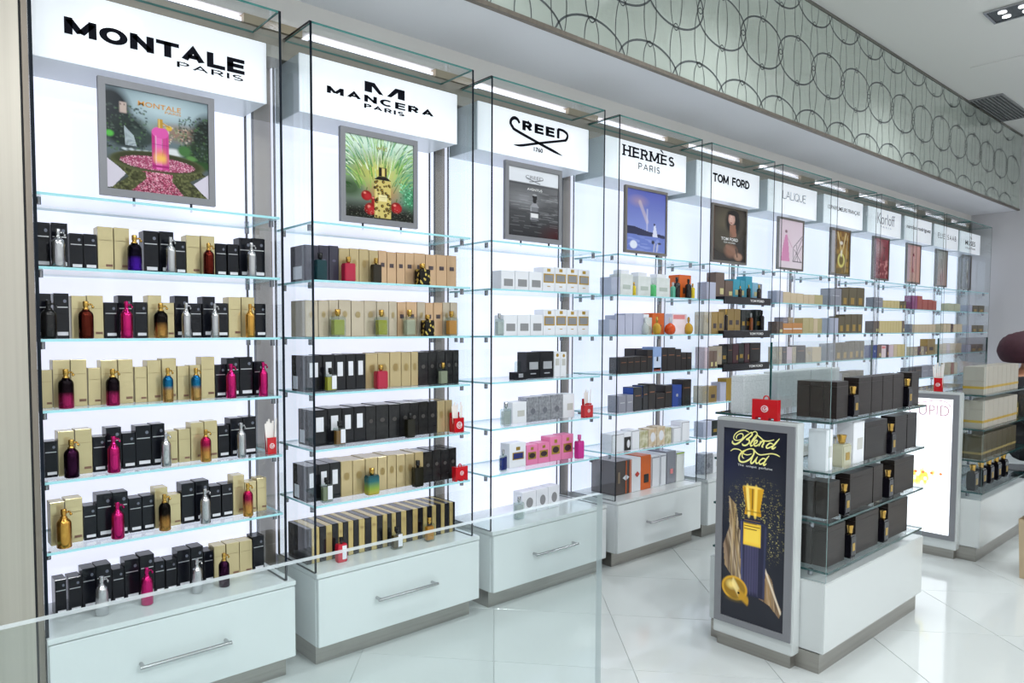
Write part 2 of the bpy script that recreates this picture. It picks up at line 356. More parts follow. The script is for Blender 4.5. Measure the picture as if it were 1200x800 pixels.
# lettering on the sign faces
def on_sign(i, me, m=INK):
    sb = [c for c in BAYS[i].children if c.name.startswith('sign_box')][0]
    o = obj('lettering', me, m, sb); return o
def S3(i):
    L = BL[i]; return lambda p: Vector((p[0]-L, .0932, p[1]))
def pput(i, s, rect, wd, gap=.22, m=INK): on_sign(i, pen_text(s, rect, S3(i), wd, gap), m)
def put(i, s, rect, bold=0., m=INK, spacing=1.): on_sign(i, text_mesh(s, rect, S3(i), bold, spacing), m)
pput(0, 'MONTALE', (.490, 2.143, 1.072, 2.199), .34, .10); pput(0, 'PARIS', (.832, 2.122, 1.067, 2.141), .17, .2)
bm = bmesh.new()
def poly2(bm, pts, to3): bm.faces.new([bm.verts.new(to3(p)) for p in pts])
mu = lambda u: 1.58+u*.199
for pts in [((0,0),(.18,0),(.18,.62),(.35,0),(.46,0),(.24,1),(0,1)), ((1,0),(.82,0),(.82,.62),(.65,0),(.54,0),(.76,1),(1,1))]:
    bm = bmesh.new(); poly2(bm, [(mu(u), 2.194+v*.040) for u, v in pts], S3(1)); on_sign(1, finish(bm, 'lettering'))
pput(1, 'MANCERA', (1.407, 2.153, 1.934, 2.182), .30, .25); pput(1, 'PARIS', (1.577, 2.129, 1.777, 2.147), .26, .22)
bm = bmesh.new()
ribbon(bm, [(2.457,2.222),(2.445,2.236),(2.424,2.241),(2.403,2.230),(2.398,2.212),(2.412,2.197),(2.433,2.186),(2.587,2.152),(2.70,2.129),(2.762,2.117)], [.013,.015,.016,.016,.016,.015,.014,.013,.014,.002], S3(2)); on_sign(2, finish(bm, 'lettering')); bm = bmesh.new()
ribbon(bm, [(2.731,2.196),(2.731,2.240)], .019, S3(2))
ribbon(bm, [(2.728,2.240),(2.765,2.240),(2.795,2.230),(2.801,2.215),(2.79,2.198),(2.769,2.191),(2.587,2.150),(2.47,2.122),(2.42,2.118)], [.012,.013,.015,.016,.015,.012,.011,.012,.002], S3(2))
on_sign(2, finish(bm, 'lettering'))
pput(2, 'REE', (2.476, 2.192, 2.704, 2.243), .34, .22); put(2, '1760', (2.556, 2.108, 2.620, 2.129), .03)
HU = pput(3, 'HERMES', (3.258, 2.194, 3.749, 2.252), .22, .22)
bm = bmesh.new()                       # slab serifs and the accent of that sign
tot = sum(GLYPH[c][1]+.22 for c in 'HERMES')+.22*5; su = (3.749-3.258)/tot; x = .11
for c in 'HERMES':
    w_ = GLYPH[c][1]; ends = {'H': ((0,0),(0,1),(w_,0),(w_,1)), 'E': ((0,0),(0,1)), 'R': ((0,0),(0,1),(w_,0)), 'M': ((0,0),(0,1),(w_,0),(w_,1)), 'S': ()}[c]
    for ex, ez in ends:
        u = 3.258+(x+ex)*su; z = 2.194 if ez == 0 else 2.252-.007
        poly2(bm, [(u-.017, z), (u+.017, z), (u+.017, z+.007), (u-.017, z+.007)], S3(3))
    x += w_+.22+.22
poly2(bm, [(3.600, 2.272), (3.618, 2.274), (3.640, 2.258), (3.628, 2.257)], S3(3))
on_sign(3, finish(bm, 'lettering'))
pput(3, 'PARIS', (3.399, 2.138, 3.605, 2.174), .14, .28)
pput(4, 'TOM FORD', (4.171, 2.168, 4.625, 2.226), .28, .02)
pput(5, 'LALIQUE', (5.09, 2.168, 5.448, 2.224), .09, .08, mat('sign_grey', '#4b4d5a', .3))
put(6, '12 PARFUMEURS FRANÇAIS', (5.822, 2.168, 6.42, 2.206), .01)
put(7, 'Korloff', (6.79, 2.15, 7.178, 2.243), -.006, mat('sign_grey')); put(7, 'PARIS', (6.86, 2.122, 7.10, 2.137), -.01, mat('sign_grey'), 1.6)
put(8, 'narciso rodriguez', (7.47, 2.162, 8.10, 2.206), .02)
pput(9, 'ELIE SAAB', (8.31, 2.150, 8.86, 2.200), .15, .34)
put(10, 'The', (9.30, 2.212, 9.38, 2.238), .01); put(10, 'MUSES', (9.16, 2.143, 9.50, 2.192), .01); put(10, 'COLLECTION', (9.16, 2.105, 9.50, 2.124), .01)
# ------------------------------------------------------------------ printed posters: flat prints whose picture is a colour per point of the sheet
class Art:
    def __init__(s, w, h, top, bot=None, seed=1):
        s.w, s.h = w, h; s.rng = np.random.default_rng(seed)
        s.X, s.Y = np.meshgrid(np.linspace(0, 1, w), np.linspace(0, 1, h))       # Y runs down
        t, b = np.array(lin(top)[:3]), np.array(lin(bot or top)[:3])
        s.a = t + (b-t)*s.Y[..., None]
    def blend(s, m, c): s.a = s.a*(1-m[..., None]) + np.array(lin(c)[:3])*m[..., None]
    def ell(s, x, y, rx, ry, c, soft=.15, al=1.):
        d = np.sqrt(((s.X-x)/rx)**2+((s.Y-y)/ry)**2); s.blend(al*np.clip((1-d)/soft, 0, 1), c)
    def rect(s, x0, y0, x1, y1, c, al=1., soft=.004):
        m = np.clip((s.X-x0)/soft, 0, 1)*np.clip((x1-s.X)/soft, 0, 1)*np.clip((s.Y-y0)/soft, 0, 1)*np.clip((y1-s.Y)/soft, 0, 1); s.blend(al*m, c)
    def poly(s, pts, c, al=1.):
        m = np.zeros_like(s.X, bool); n = len(pts)
        for i in range(n):
            (x0, y0), (x1, y1) = pts[i], pts[(i+1) % n]
            if y0 == y1: continue
            hit = ((y0 > s.Y) != (y1 > s.Y)) & (s.X < (x1-x0)*(s.Y-y0)/(y1-y0)+x0); m ^= hit
        s.blend(al*m.astype(float), c); return m
    def line(s, x0, y0, x1, y1, wd, c, al=1.):
        dx, dy = x1-x0, y1-y0; t = np.clip(((s.X-x0)*dx+(s.Y-y0)*dy)/(dx*dx+dy*dy), 0, 1)
        d = np.hypot(s.X-x0-t*dx, s.Y-y0-t*dy); s.blend(al*np.clip((wd-d)/(wd*.5), 0, 1), c)
    def noise(s, nx, ny):
        g = s.rng.random((ny+1, nx+1)); fx, fy = s.X*nx, s.Y*ny
        ix, iy = np.minimum(fx.astype(int), nx-1), np.minimum(fy.astype(int), ny-1); u, v = fx-ix, fy-iy; u, v = u*u*(3-2*u), v*v*(3-2*v)
        return (g[iy, ix]*(1-u)+g[iy, ix+1]*u)*(1-v)+(g[iy+1, ix]*(1-u)+g[iy+1, ix+1]*u)*v
    def fleck(s, nx, ny, lo, c, al, mask=None):
        m = np.clip((s.noise(nx, ny)-lo)/.15, 0, 1)*al
        s.blend(m if mask is None else m*mask, c)
    def box_mask(s, x0, y0, x1, y1, soft=.06):
        return np.clip((s.X-x0)/soft, 0, 1)*np.clip((x1-s.X)/soft, 0, 1)*np.clip((s.Y-y0)/soft, 0, 1)*np.clip((y1-s.Y)/soft, 0, 1)
PRINT_M = {}
def print_mat(glow):
    k = f'printed_sheet_{glow}'
    if k in MATS: return MATS[k]
    m = mat(k, '#808080', .12, spec=.4); nt = m.node_tree; b = nt.nodes['Principled BSDF']
    at = nt.nodes.new('ShaderNodeAttribute'); at.attribute_name = 'ink'; nt.links.new(at.outputs['Color'], b.inputs['Base Color'])
    if glow: nt.links.new(at.outputs['Color'], b.inputs['Emission Color']); b.inputs['Emission Strength'].default_value = glow
    return m
def sheet(name, art, to3, parent, glow=0.):
    w, h = art.w, art.h
    vs = [to3((i/(w-1), 1-j/(h-1))) for j in range(h) for i in range(w)]
    fs = [(j*w+i, (j+1)*w+i, (j+1)*w+i+1, j*w+i+1) for j in range(h-1) for i in range(w-1)]
    me = bpy.data.meshes.new(name); me.from_pydata(vs, [], fs)
    at = me.color_attributes.new('ink', 'FLOAT_COLOR', 'POINT')
    at.data.foreach_set('color', np.concatenate([art.a.reshape(-1, 3), np.ones((w*h, 1))], 1).astype(np.float32).ravel())
    return obj(name, me, print_mat(glow), parent)
def art_garden():
    a = Art(190, 186, '#7f929c', '#3c403d', 3); R = a.rng.random
    a.ell(.55, .14, .65, .22, '#b4c8cf', .8); a.ell(.5, .33, .5, .07, '#8fa39c', .8, .7); a.ell(.75, .36, .36, .12, '#8d7468', .7)
    for k in range(160):                                             # hillside town
        x, y = .52+.46*R(), .27+.2*R(); a.rect(x, y, x+.012+.02*R(), y+.008+.02*R(), ['#cbb09a', '#b9826a', '#8f9a7a', '#e0d3c4', '#6d7a5c'][k % 5], .7, .004)
    for cx, cy, rx, ry, c in ((.05, .25, .22, .3, '#20272d'), (.18, .42, .25, .2, '#27302f'), (.32, .46, .16, .1, '#35423f'), (1., .38, .22, .3, '#222824'), (.9, .55, .2, .16, '#2a3a2a')): a.ell(cx, cy, rx, ry, c, .35)
    for k in range(420):                                             # leaves
        left = k % 2; x = R()*.38 if left else .7+R()*.3; y = .16+R()*.46; a.ell(x, y, .008+.014*R(), .006+.012*R(), ['#3f4d48', '#55655c', '#1b2222', '#4b6a44', '#2f3d3a'][k % 5], .6, .75)
    a.rect(.12, .13, .2, .25, '#c9b5ac', .9, .015); a.rect(.13, .15, .145, .17, '#6b5a58'); a.rect(.165, .15, .18, .17, '#6b5a58')
    for k in range(9): a.line(.17+.01*k, .37+.01*k, .18+.012*k, .55, .006, '#c3d0d8', .7)
    for k in range(14): a.ell(.14+.022*k, .585+.012*R(), .03, .016, '#c8d2d8' if k % 3 else '#56626a', .6, .8)
    a.ell(.64, .56, .13, .05, '#d5d8da', .5); a.ell(.75, .53, .085, .07, '#46703f', .4); a.ell(.82, .60, .07, .04, '#5d8a4c', .5); a.ell(.03, .46, .05, .04, '#57b34a', .5); a.ell(.92, .66, .14, .06, '#2c4a28', .4)
    a.ell(.49, .70, .49, .125, '#55593a', .10); a.ell(.49, .685, .46, .10, '#3b3f28', .12); a.ell(.49, .70, .38, .075, '#9a4866', .15)
    for k in range(900):                                             # petals on the round bed and the path
        t, q = 6.283*R(), R()**.5; x, y = .49+.37*q*math.cos(t), .70+.07*q*math.sin(t)
        a.ell(x, y, .007, .005, ['#e7a9bf', '#c2577f', '#7a2c48', '#f0cbd6'][k % 4], .8)
    a.poly([(0, .70), (.18, .83), (.05, .98), (0, .99)], '#cfc9d6'); a.poly([(.84, .86), (1, .74), (1, 1), (.97, 1)], '#cfc9d6')
    a.poly([(.33, .79), (.63, .79), (.77, 1), (.18, 1)], '#83344c')
    for k in range(1100):
        y = .79+.21*R(); w = .15+.16*(y-.79)/.21*1.0; x = .48+(2*R()-1)*w*.95; a.ell(x, y, .008, .006, ['#e29ab0', '#b84c70', '#5b2034', '#d7708e', '#f2c3d0'][k % 5], .8)
    for p in ([(.02, .69), (.12, .77), (.36, .80), (.37, .86), (.22, 1), (.02, 1), (.20, .86)], [(.63, .79), (.92, .73), (.97, .76), (.80, .84), (.99, 1), (.74, 1), (.62, .86)]):
        m = a.poly(p, '#4a4c30').astype(float); a.fleck(60, 60, .5, '#6d7048', .8, m); a.fleck(50, 50, .6, '#2e3020', .8, m)
    for x0, x1, c in ((.425, .465, '#b8357f'), (.465, .53, '#e268b4'), (.53, .595, '#c8468f')): a.rect(x0, .37, x1, .755, c)
    a.ell(.51, .38, .086, .06, '#d85aa8', .08); a.rect(.425, .52, .595, .71, '#e8963c', .7, .07); a.rect(.425, .58, .595, .705, '#f3c55a', .75, .05); a.rect(.455, .41, .475, .7, '#f8d3e8', .7, .012); a.rect(.565, .42, .585, .72, '#962a6a', .5, .012); a.rect(.425, .497, .595, .505, '#7d2258'); a.rect(.425, .71, .595, .735, '#a12d70')
    a.rect(.485, .24, .54, .335, '#b98f3a'); a.rect(.495, .24, .51, .335, '#e9cf86', .8); a.ell(.60, .32, .035, .03, '#d9b247', .3); a.line(.54, .28, .6, .31, .008, '#b98f3a')
    return a
def art_jungle():
    a = Art(150, 190, '#d3ead8', '#171c10', 5); R = a.rng.random
    a.ell(.2, .45, .5, .35, '#58802f', .9, .8); a.ell(.85, .4, .4, .35, '#6fa564', .9, .8); a.ell(.5, .42, .45, .28, '#cfc964', .9, .95); a.ell(.55, .66, .32, .16, '#b98238', .8, .8)
    for k in range(260):
        x, y = R(), .05+R()*.6; L = .08+.2*R(); th = -1.57+1.5*(x-.5)*2+.5*(R()-.5); c = ['#2f7a2c', '#7fb850', '#245c34', '#e6f4dc', '#4fa07c', '#a9cf6a'][k % 6]
        x1, y1 = x+L*math.cos(th)*.7, y+L*math.sin(th); a.line(x, y, (x+x1)/2, (y+y1)/2-.01, .007, c, .8); a.line((x+x1)/2, (y+y1)/2-.01, x1, y1, .005, c, .7)
    a.ell(.97, .68, .2, .22, '#2f8a5c', .6, .8); a.ell(.05, .65, .25, .15, '#27411e', .6, .8)
    for k in range(60): a.ell(.78+.22*R(), .5+.3*R(), .014, .012, ['#58c08a', '#1d5a3a', '#9fe0bc'][k % 3], .6, .8)
    a.rect(-.1, .76, 1.1, 1.1, '#12120c', .95, .16)
    for x, y, r in ((.30, .72, .085), (.42, .77, .07), (.36, .88, .10), (.74, .83, .095)):
        a.ell(x, y, r, r*.82, '#8d1618', .2); a.ell(x+.015, y+.01, r*.75, r*.6, '#b3262a', .5); a.ell(x-.025, y-.03, r*.3, r*.2, '#e88a78', .6); a.line(x, y-r*.8, x+.01, y-r*1.15, .008, '#4c6a2a')
    for k in range(150): a.ell(R(), .84+.16*R(), .004, .003, '#d5d9c4', .6, .6)
    a.rect(.41, .50, .665, .985, '#cdbb6e', 1, .012); a.rect(.43, .51, .46, .97, '#ece2b0', .7, .02); a.poly([(.41, .505), (.47, .465), (.6, .465), (.665, .505)], '#1d1712')
    for k in range(46):                                              # leopard rosettes on the bottle
        x, y = .42+.235*R(), .52+.45*R(); r = .016+.012*R(); a.ell(x, y, r, r*.85, '#17120c', .3); a.ell(x+.004, y, r*.45, r*.4, '#a8842f', .4)
    a.rect(.47, .685, .605, .775, '#e6dca6', .95, .01); a.rect(.49, .715, .585, .722, '#6a5a2a'); a.rect(.50, .74, .575, .745, '#6a5a2a')
    a.rect(.475, .345, .60, .465, '#1d1712', 1, .006); a.rect(.52, .35, .575, .46, '#d3bd6a', 1, .01); a.rect(.535, .355, .548, .455, '#f4e9b8', .8, .006)
    return a
def art_sea():
    a = Art(84, 118, '#6f7074', '#2d2d30', 7)
    for k in range(130):
        x, y = a.rng.random(), .3+.65*a.rng.random(); a.line(x, y, x+.1+.15*a.rng.random(), y+.012*(a.rng.random()-.5), .006, '#9b9ca0' if k % 2 else '#39393d', .55*(1.1-y*.6))
    a.ell(.3, .45, .5, .18, '#a4a5aa', .9, .5); a.rect(0, 0, 1, .215, '#e6e9f0', 1, .01); a.rect(0, .2, 1, .25, '#4b4b50', .8, .02); a.ell(.95, .95, .4, .2, '#4a1f22', .9, .8)
    a.rect(.42, .54, .6, .75, '#7b7c82', 1, .01); a.rect(.43, .55, .45, .74, '#c3c5ca', .9, .01); a.rect(.575, .55, .595, .74, '#2c2c30', .9, .01); a.rect(.44, .64, .585, .71, '#e7e7ea', 1, .006); a.rect(.42, .62, .6, .64, '#1d1d20')
    a.poly([(.42, .55), (.48, .49), (.55, .49), (.6, .55)], '#9a9ba1'); a.poly([(.465, .38), (.565, .38), (.54, .49), (.485, .49)], '#1c1c20'); a.ell(.515, .37, .052, .016, '#a5a6aa', .3)
    a.rect(.42, .76, .6, .86, '#222226', .5, .03)
    return a
def art_lake():
    a = Art(74, 110, '#5a63b5', '#93a3dd', 9)
    a.ell(.3, .18, .3, .12, '#a58fa6', .9, .8); a.line(.33, .2, .52, .5, .05, '#d8c5c4', .5); a.line(.52, .3, .52, .85, .022, '#cfcfe6', .6)
    a.rect(0, .68, 1, 1, '#6a7dc6', 1, .02); a.poly([(0, .60), (.2, .60), (.55, .66), (1, .70), (1, .745), (0, .73)], '#2c3050')
    a.fleck(10, 40, .55, '#95a5dd', .6, a.box_mask(0, .74, 1, 1)); a.ell(.18, .90, .10, .075, '#dfe6f4', .2)
    a.poly([(.66, .74), (.7, .56), (.74, .54), (.8, .74)], '#d9dcee'); a.ell(.71, .53, .025, .02, '#2a2230', .3); a.ell(.68, .83, .05, .04, '#20222e', .4); a.ell(.85, .84, .06, .02, '#2a2c38', .4); a.line(.72, .86, .7, .98, .02, '#b7b6c8', .9); a.line(.8, .86, .78, .97, .02, '#c9c8d6', .9)
    return a
def art_portrait():
    a = Art(66, 110, '#3a332c', '#2a2622', 11)
    a.ell(.45, .3, .6, .45, '#6b6350', .9, .8); a.ell(.60, .27, .27, .30, '#120e0c', .35); a.ell(.62, .13, .17, .1, '#1a1412', .3)
    a.ell(.56, .2, .115, .125, '#d0a597', .25); a.ell(.55, .19, .05, .09, '#e3c3b6', .6); a.poly([(.5, .32), (.68, .3), (.72, .52), (.5, .56)], '#9a6c58'); a.ell(.545, .27, .035, .012, '#7d2f2f', .5); a.rect(.48, .165, .53, .18, '#2a1d19', .9, .015); a.rect(.58, .165, .63, .18, '#2a1d19', .9, .015); a.line(.555, .18, .55, .235, .012, '#a87868', .8); a.ell(.60, .09, .2, .05, '#120e0c', .4)
    a.ell(.3, .62, .36, .28, '#4a4437', .5); a.ell(.55, .8, .25, .16, '#8b6552', .5); a.ell(.78, .9, .16, .09, '#a5806b', .4); a.line(.42, .72, .66, .8, .05, '#8f6a58', .9); a.line(.7, .76, .75, .9, .02, '#1b1613', .9); a.rect(0, 0, .05, 1, '#5d241f', .8, .03)
    return a
def art_pink():
    a = Art(50, 90, '#e3cfdc', '#eadde6', 13); a.ell(.3, .6, .35, .5, '#e6c0d6', .9, .5)
    a.poly([(.26, .32), (.34, .3), (.4, .5), (.46, .86), (.1, .86), (.16, .6)], '#d77fb2', .85); a.ell(.3, .24, .06, .04, '#8b6a78', .4); a.line(.36, .36, .56, .56, .012, '#c99ab4', .9)
    for p in ((.6,.85,.98,.35),(.6,.85,.62,.55),(.62,.55,.98,.3),(.66,.85,.98,.5),(.66,.6,.95,.85),(.6,.85,.98,.85),(.75,.5,.8,.85)): a.line(*p, .012, '#4e4452', .9)
    return a
def art_gold():
    a = Art(46, 90, '#7a5322', '#6b5a2a', 15); a.rect(0, 0, .22, 1, '#aba6ad', 1, .03)
    a.fleck(8, 12, .5, '#a8843a', .7, a.box_mask(.22, 0, 1, 1)); a.line(.35, .05, .58, .5, .03, '#d9c48a', .9); a.line(.8, .05, .6, .5, .03, '#d9c48a', .9); a.line(.9, .08, .78, .95, .015, '#dccb97', .8)
    a.ell(.55, .28, .1, .05, '#d7d0c4', .4); a.ell(.56, .68, .21, .18, '#d9cf70', .15); a.ell(.56, .68, .14, .13, '#6b5a22', .3); a.ell(.56, .52, .06, .1, '#e4dcc0', .4)
    return a
def art_red():
    a = Art(46, 90, '#8c3440', '#7c1f2a', 17); a.ell(.35, .25, .35, .3, '#c9a6a6', .9, .7); a.rect(0, 0, .2, 1, '#a99aa8', .8, .05)
    a.fleck(12, 22, .55, '#d98d8d', .8, a.box_mask(.2, .5, 1, 1)); a.poly([(.62, .2), (.78, .2), (.72, .34), (.78, .55), (.6, .55), (.68, .34)], '#6e0f1c')
    return a
def art_salmon():
    a = Art(40, 80, '#e0a5a0', '#d7a392', 19); a.rect(0, 0, .25, 1, '#c9a0b4', .7, .1); a.line(.5, .3, .45, .66, .09, '#d4545f', .9); a.line(.5, .32, .47, .6, .045, '#e9b6b4', 1); a.ell(.5, .25, .06, .05, '#8a2233', .4); a.rect(.35, .7, .6, .74, '#c65a66', .8, .02)
    return a
def art_green():
    a = Art(36, 80, '#a9aca4', '#c6a39b', 21); a.rect(0, 0, .2, 1, '#85868f', .9, .05); a.line(.5, .25, .5, .5, .025, '#4f5a4a', .9); a.ell(.6, .75, .3, .25, '#c79a98', .8, .8); a.line(.45, .7, .5, .95, .05, '#93565c', .8)
    return a
def art_grey():
    a = Art(32, 80, '#8e8f99', '#85838c', 23); a.rect(.45, .1, .75, .9, '#b8b3ad', .9, .1); a.ell(.6, .6, .12, .2, '#7d6f62', .5)
    return a
ARTS = [art_garden, art_jungle, art_sea, art_lake, art_portrait, art_pink, art_gold, art_red, art_salmon, art_green, art_grey]
PLABEL = ['grey-framed poster of a pink and orange bottle in a flower garden', 'grey-framed poster of a leopard-patterned bottle and red fruit in a jungle', 'grey-framed poster of a bottle on a dark sea under a white band',
  'framed poster of a blue evening lake with hills', 'framed poster of a dark portrait of a person with crossed hands', 'framed pale pink poster with a standing figure in a long dress', 'narrow framed poster in gold and brown with an oval bottle',
  'framed deep red poster with a dark red bottle shape', 'framed salmon pink poster with a thin red outline', 'framed poster fading from grey-green to dusty pink', 'framed grey poster in the display bay nearest the far wall']
FR2 = mat('bronze_frame', '#7d7872', .35, .4)
for i in range(11):
    x0, x1 = POST[i]; z0, z1 = 1.680, 2.042; fw = .022 if i < 3 else .014; c = (x0+x1)/2; hw = (x1-x0)/2
    t = thing('poster', PLABEL[i], 'poster', (c, .10, SZ[1]), 'framed posters on the top shelves')
    b0, b1 = z0-SZ[1], z1-SZ[1]; bm = bmesh.new()
    for q in ((-hw, hw, b0, b0+fw), (-hw, hw, b1-fw, b1), (-hw, -hw+fw, b0+fw, b1-fw), (hw-fw, hw, b0+fw, b1-fw)): box(bm, q[0], q[1], -.008, .008, q[2], q[3])
    obj('frame', finish(bm, 'frame'), FRAME if i < 3 else FR2, t)
    boxo('backing_board', (-hw+.002, hw-.002, .002, .0075, b0+.002, b1-.002), mat('board_grey', '#8b8c91', .6), t)
    pr = sheet('print', ARTS[i](), lambda p, hw=hw, fw=fw, b0=b0, b1=b1: Vector((-hw+fw+p[0]*2*(hw-fw), -.003, b0+fw+p[1]*(b1-b0-2*fw))), t, .05)  # the print also emits faintly, an added glow with no lamp behind
    bm = bmesh.new()
    for px in (-hw*.45, hw*.55):
        bm2 = bmesh.new(); cyl(bm2, (px, -.002, .0002), (px, -.002, b0), .0045, n=8); obj('peg', finish(bm2, 'peg'), mat('peg_dark', '#3a3b45', .3, .6), t)
    bm.free()
    P3 = lambda p, hw=hw, fw=fw, b0=b0, b1=b1: Vector((-hw+fw+p[0]*2*(hw-fw), -.0042, b0+fw+p[1]*(b1-b0-2*fw)))
    if i == 0: obj('lettering', text_mesh('MONTALE', (.30, .855, .72, .905), P3, .01), mat('print_orange', '#d99a4a', .4), pr); obj('lettering', text_mesh('PARIS', (.56, .82, .72, .845), P3), mat('print_orange'), pr)
    if i == 1: obj('lettering', text_mesh('wild', (.44, .86, .6, .92), P3, .005), mat('print_olive', '#9a9a3a', .4), pr)
    if i == 2:
        obj('lettering', text_mesh('CREED', (.33, .86, .68, .91), P3, -.01), mat('print_grey', '#77787f', .4), pr); obj('lettering', text_mesh('AVENTUS', (.36, .69, .66, .725), P3, .01), mat('print_white', '#eeeeee', .4), pr)
        bm = bmesh.new(); ribbon(bm, [(.34, .87), (.5, .83), (.62, .805)], .012, P3); ribbon(bm, [(.68, .87), (.5, .83), (.4, .815)], .012, P3); obj('lettering', finish(bm, 'lettering'), mat('print_grey'), pr)
    if i == 4: obj('lettering', text_mesh('TOM FORD', (.24, .385, .76, .445), P3, .02), mat('print_white'), pr); obj('lettering', text_mesh('FOR WOMEN', (.32, .335, .68, .365), P3, .0), mat('print_white'), pr)
# ------------------------------------------------------------------ cartons
def cm(n, c='#808080', r=.22, **k): return mat('card_'+n, c, r, spec=k.pop('spec', .5), **k)
SILV = mat('foil_silver', '#c9cbd0', .3, .7); WLAB = mat('label_white', '#e6e7ee', .5); GOLDF = mat('foil_gold', '#c9a54e', .3, .8); MARO = mat('label_maroon', '#7d3a3c', .5); DKL = mat('label_dark', '#3b3438', .5)
GREYL = mat('label_grey', '#8f8f92', .45); REDM = mat('label_red', '#c03a30', .5); ORAN = mat('card_orange', '#d8641c', .4); CREAM = mat('label_cream', '#d9cf96', .5)
NAVY = cm('black', '#14161d', .12, spec=.35); PGOLD = cm('pale_gold', '#cdbf93', .16, metal=.35)
WC = cm('white', '#eceef4', .35)
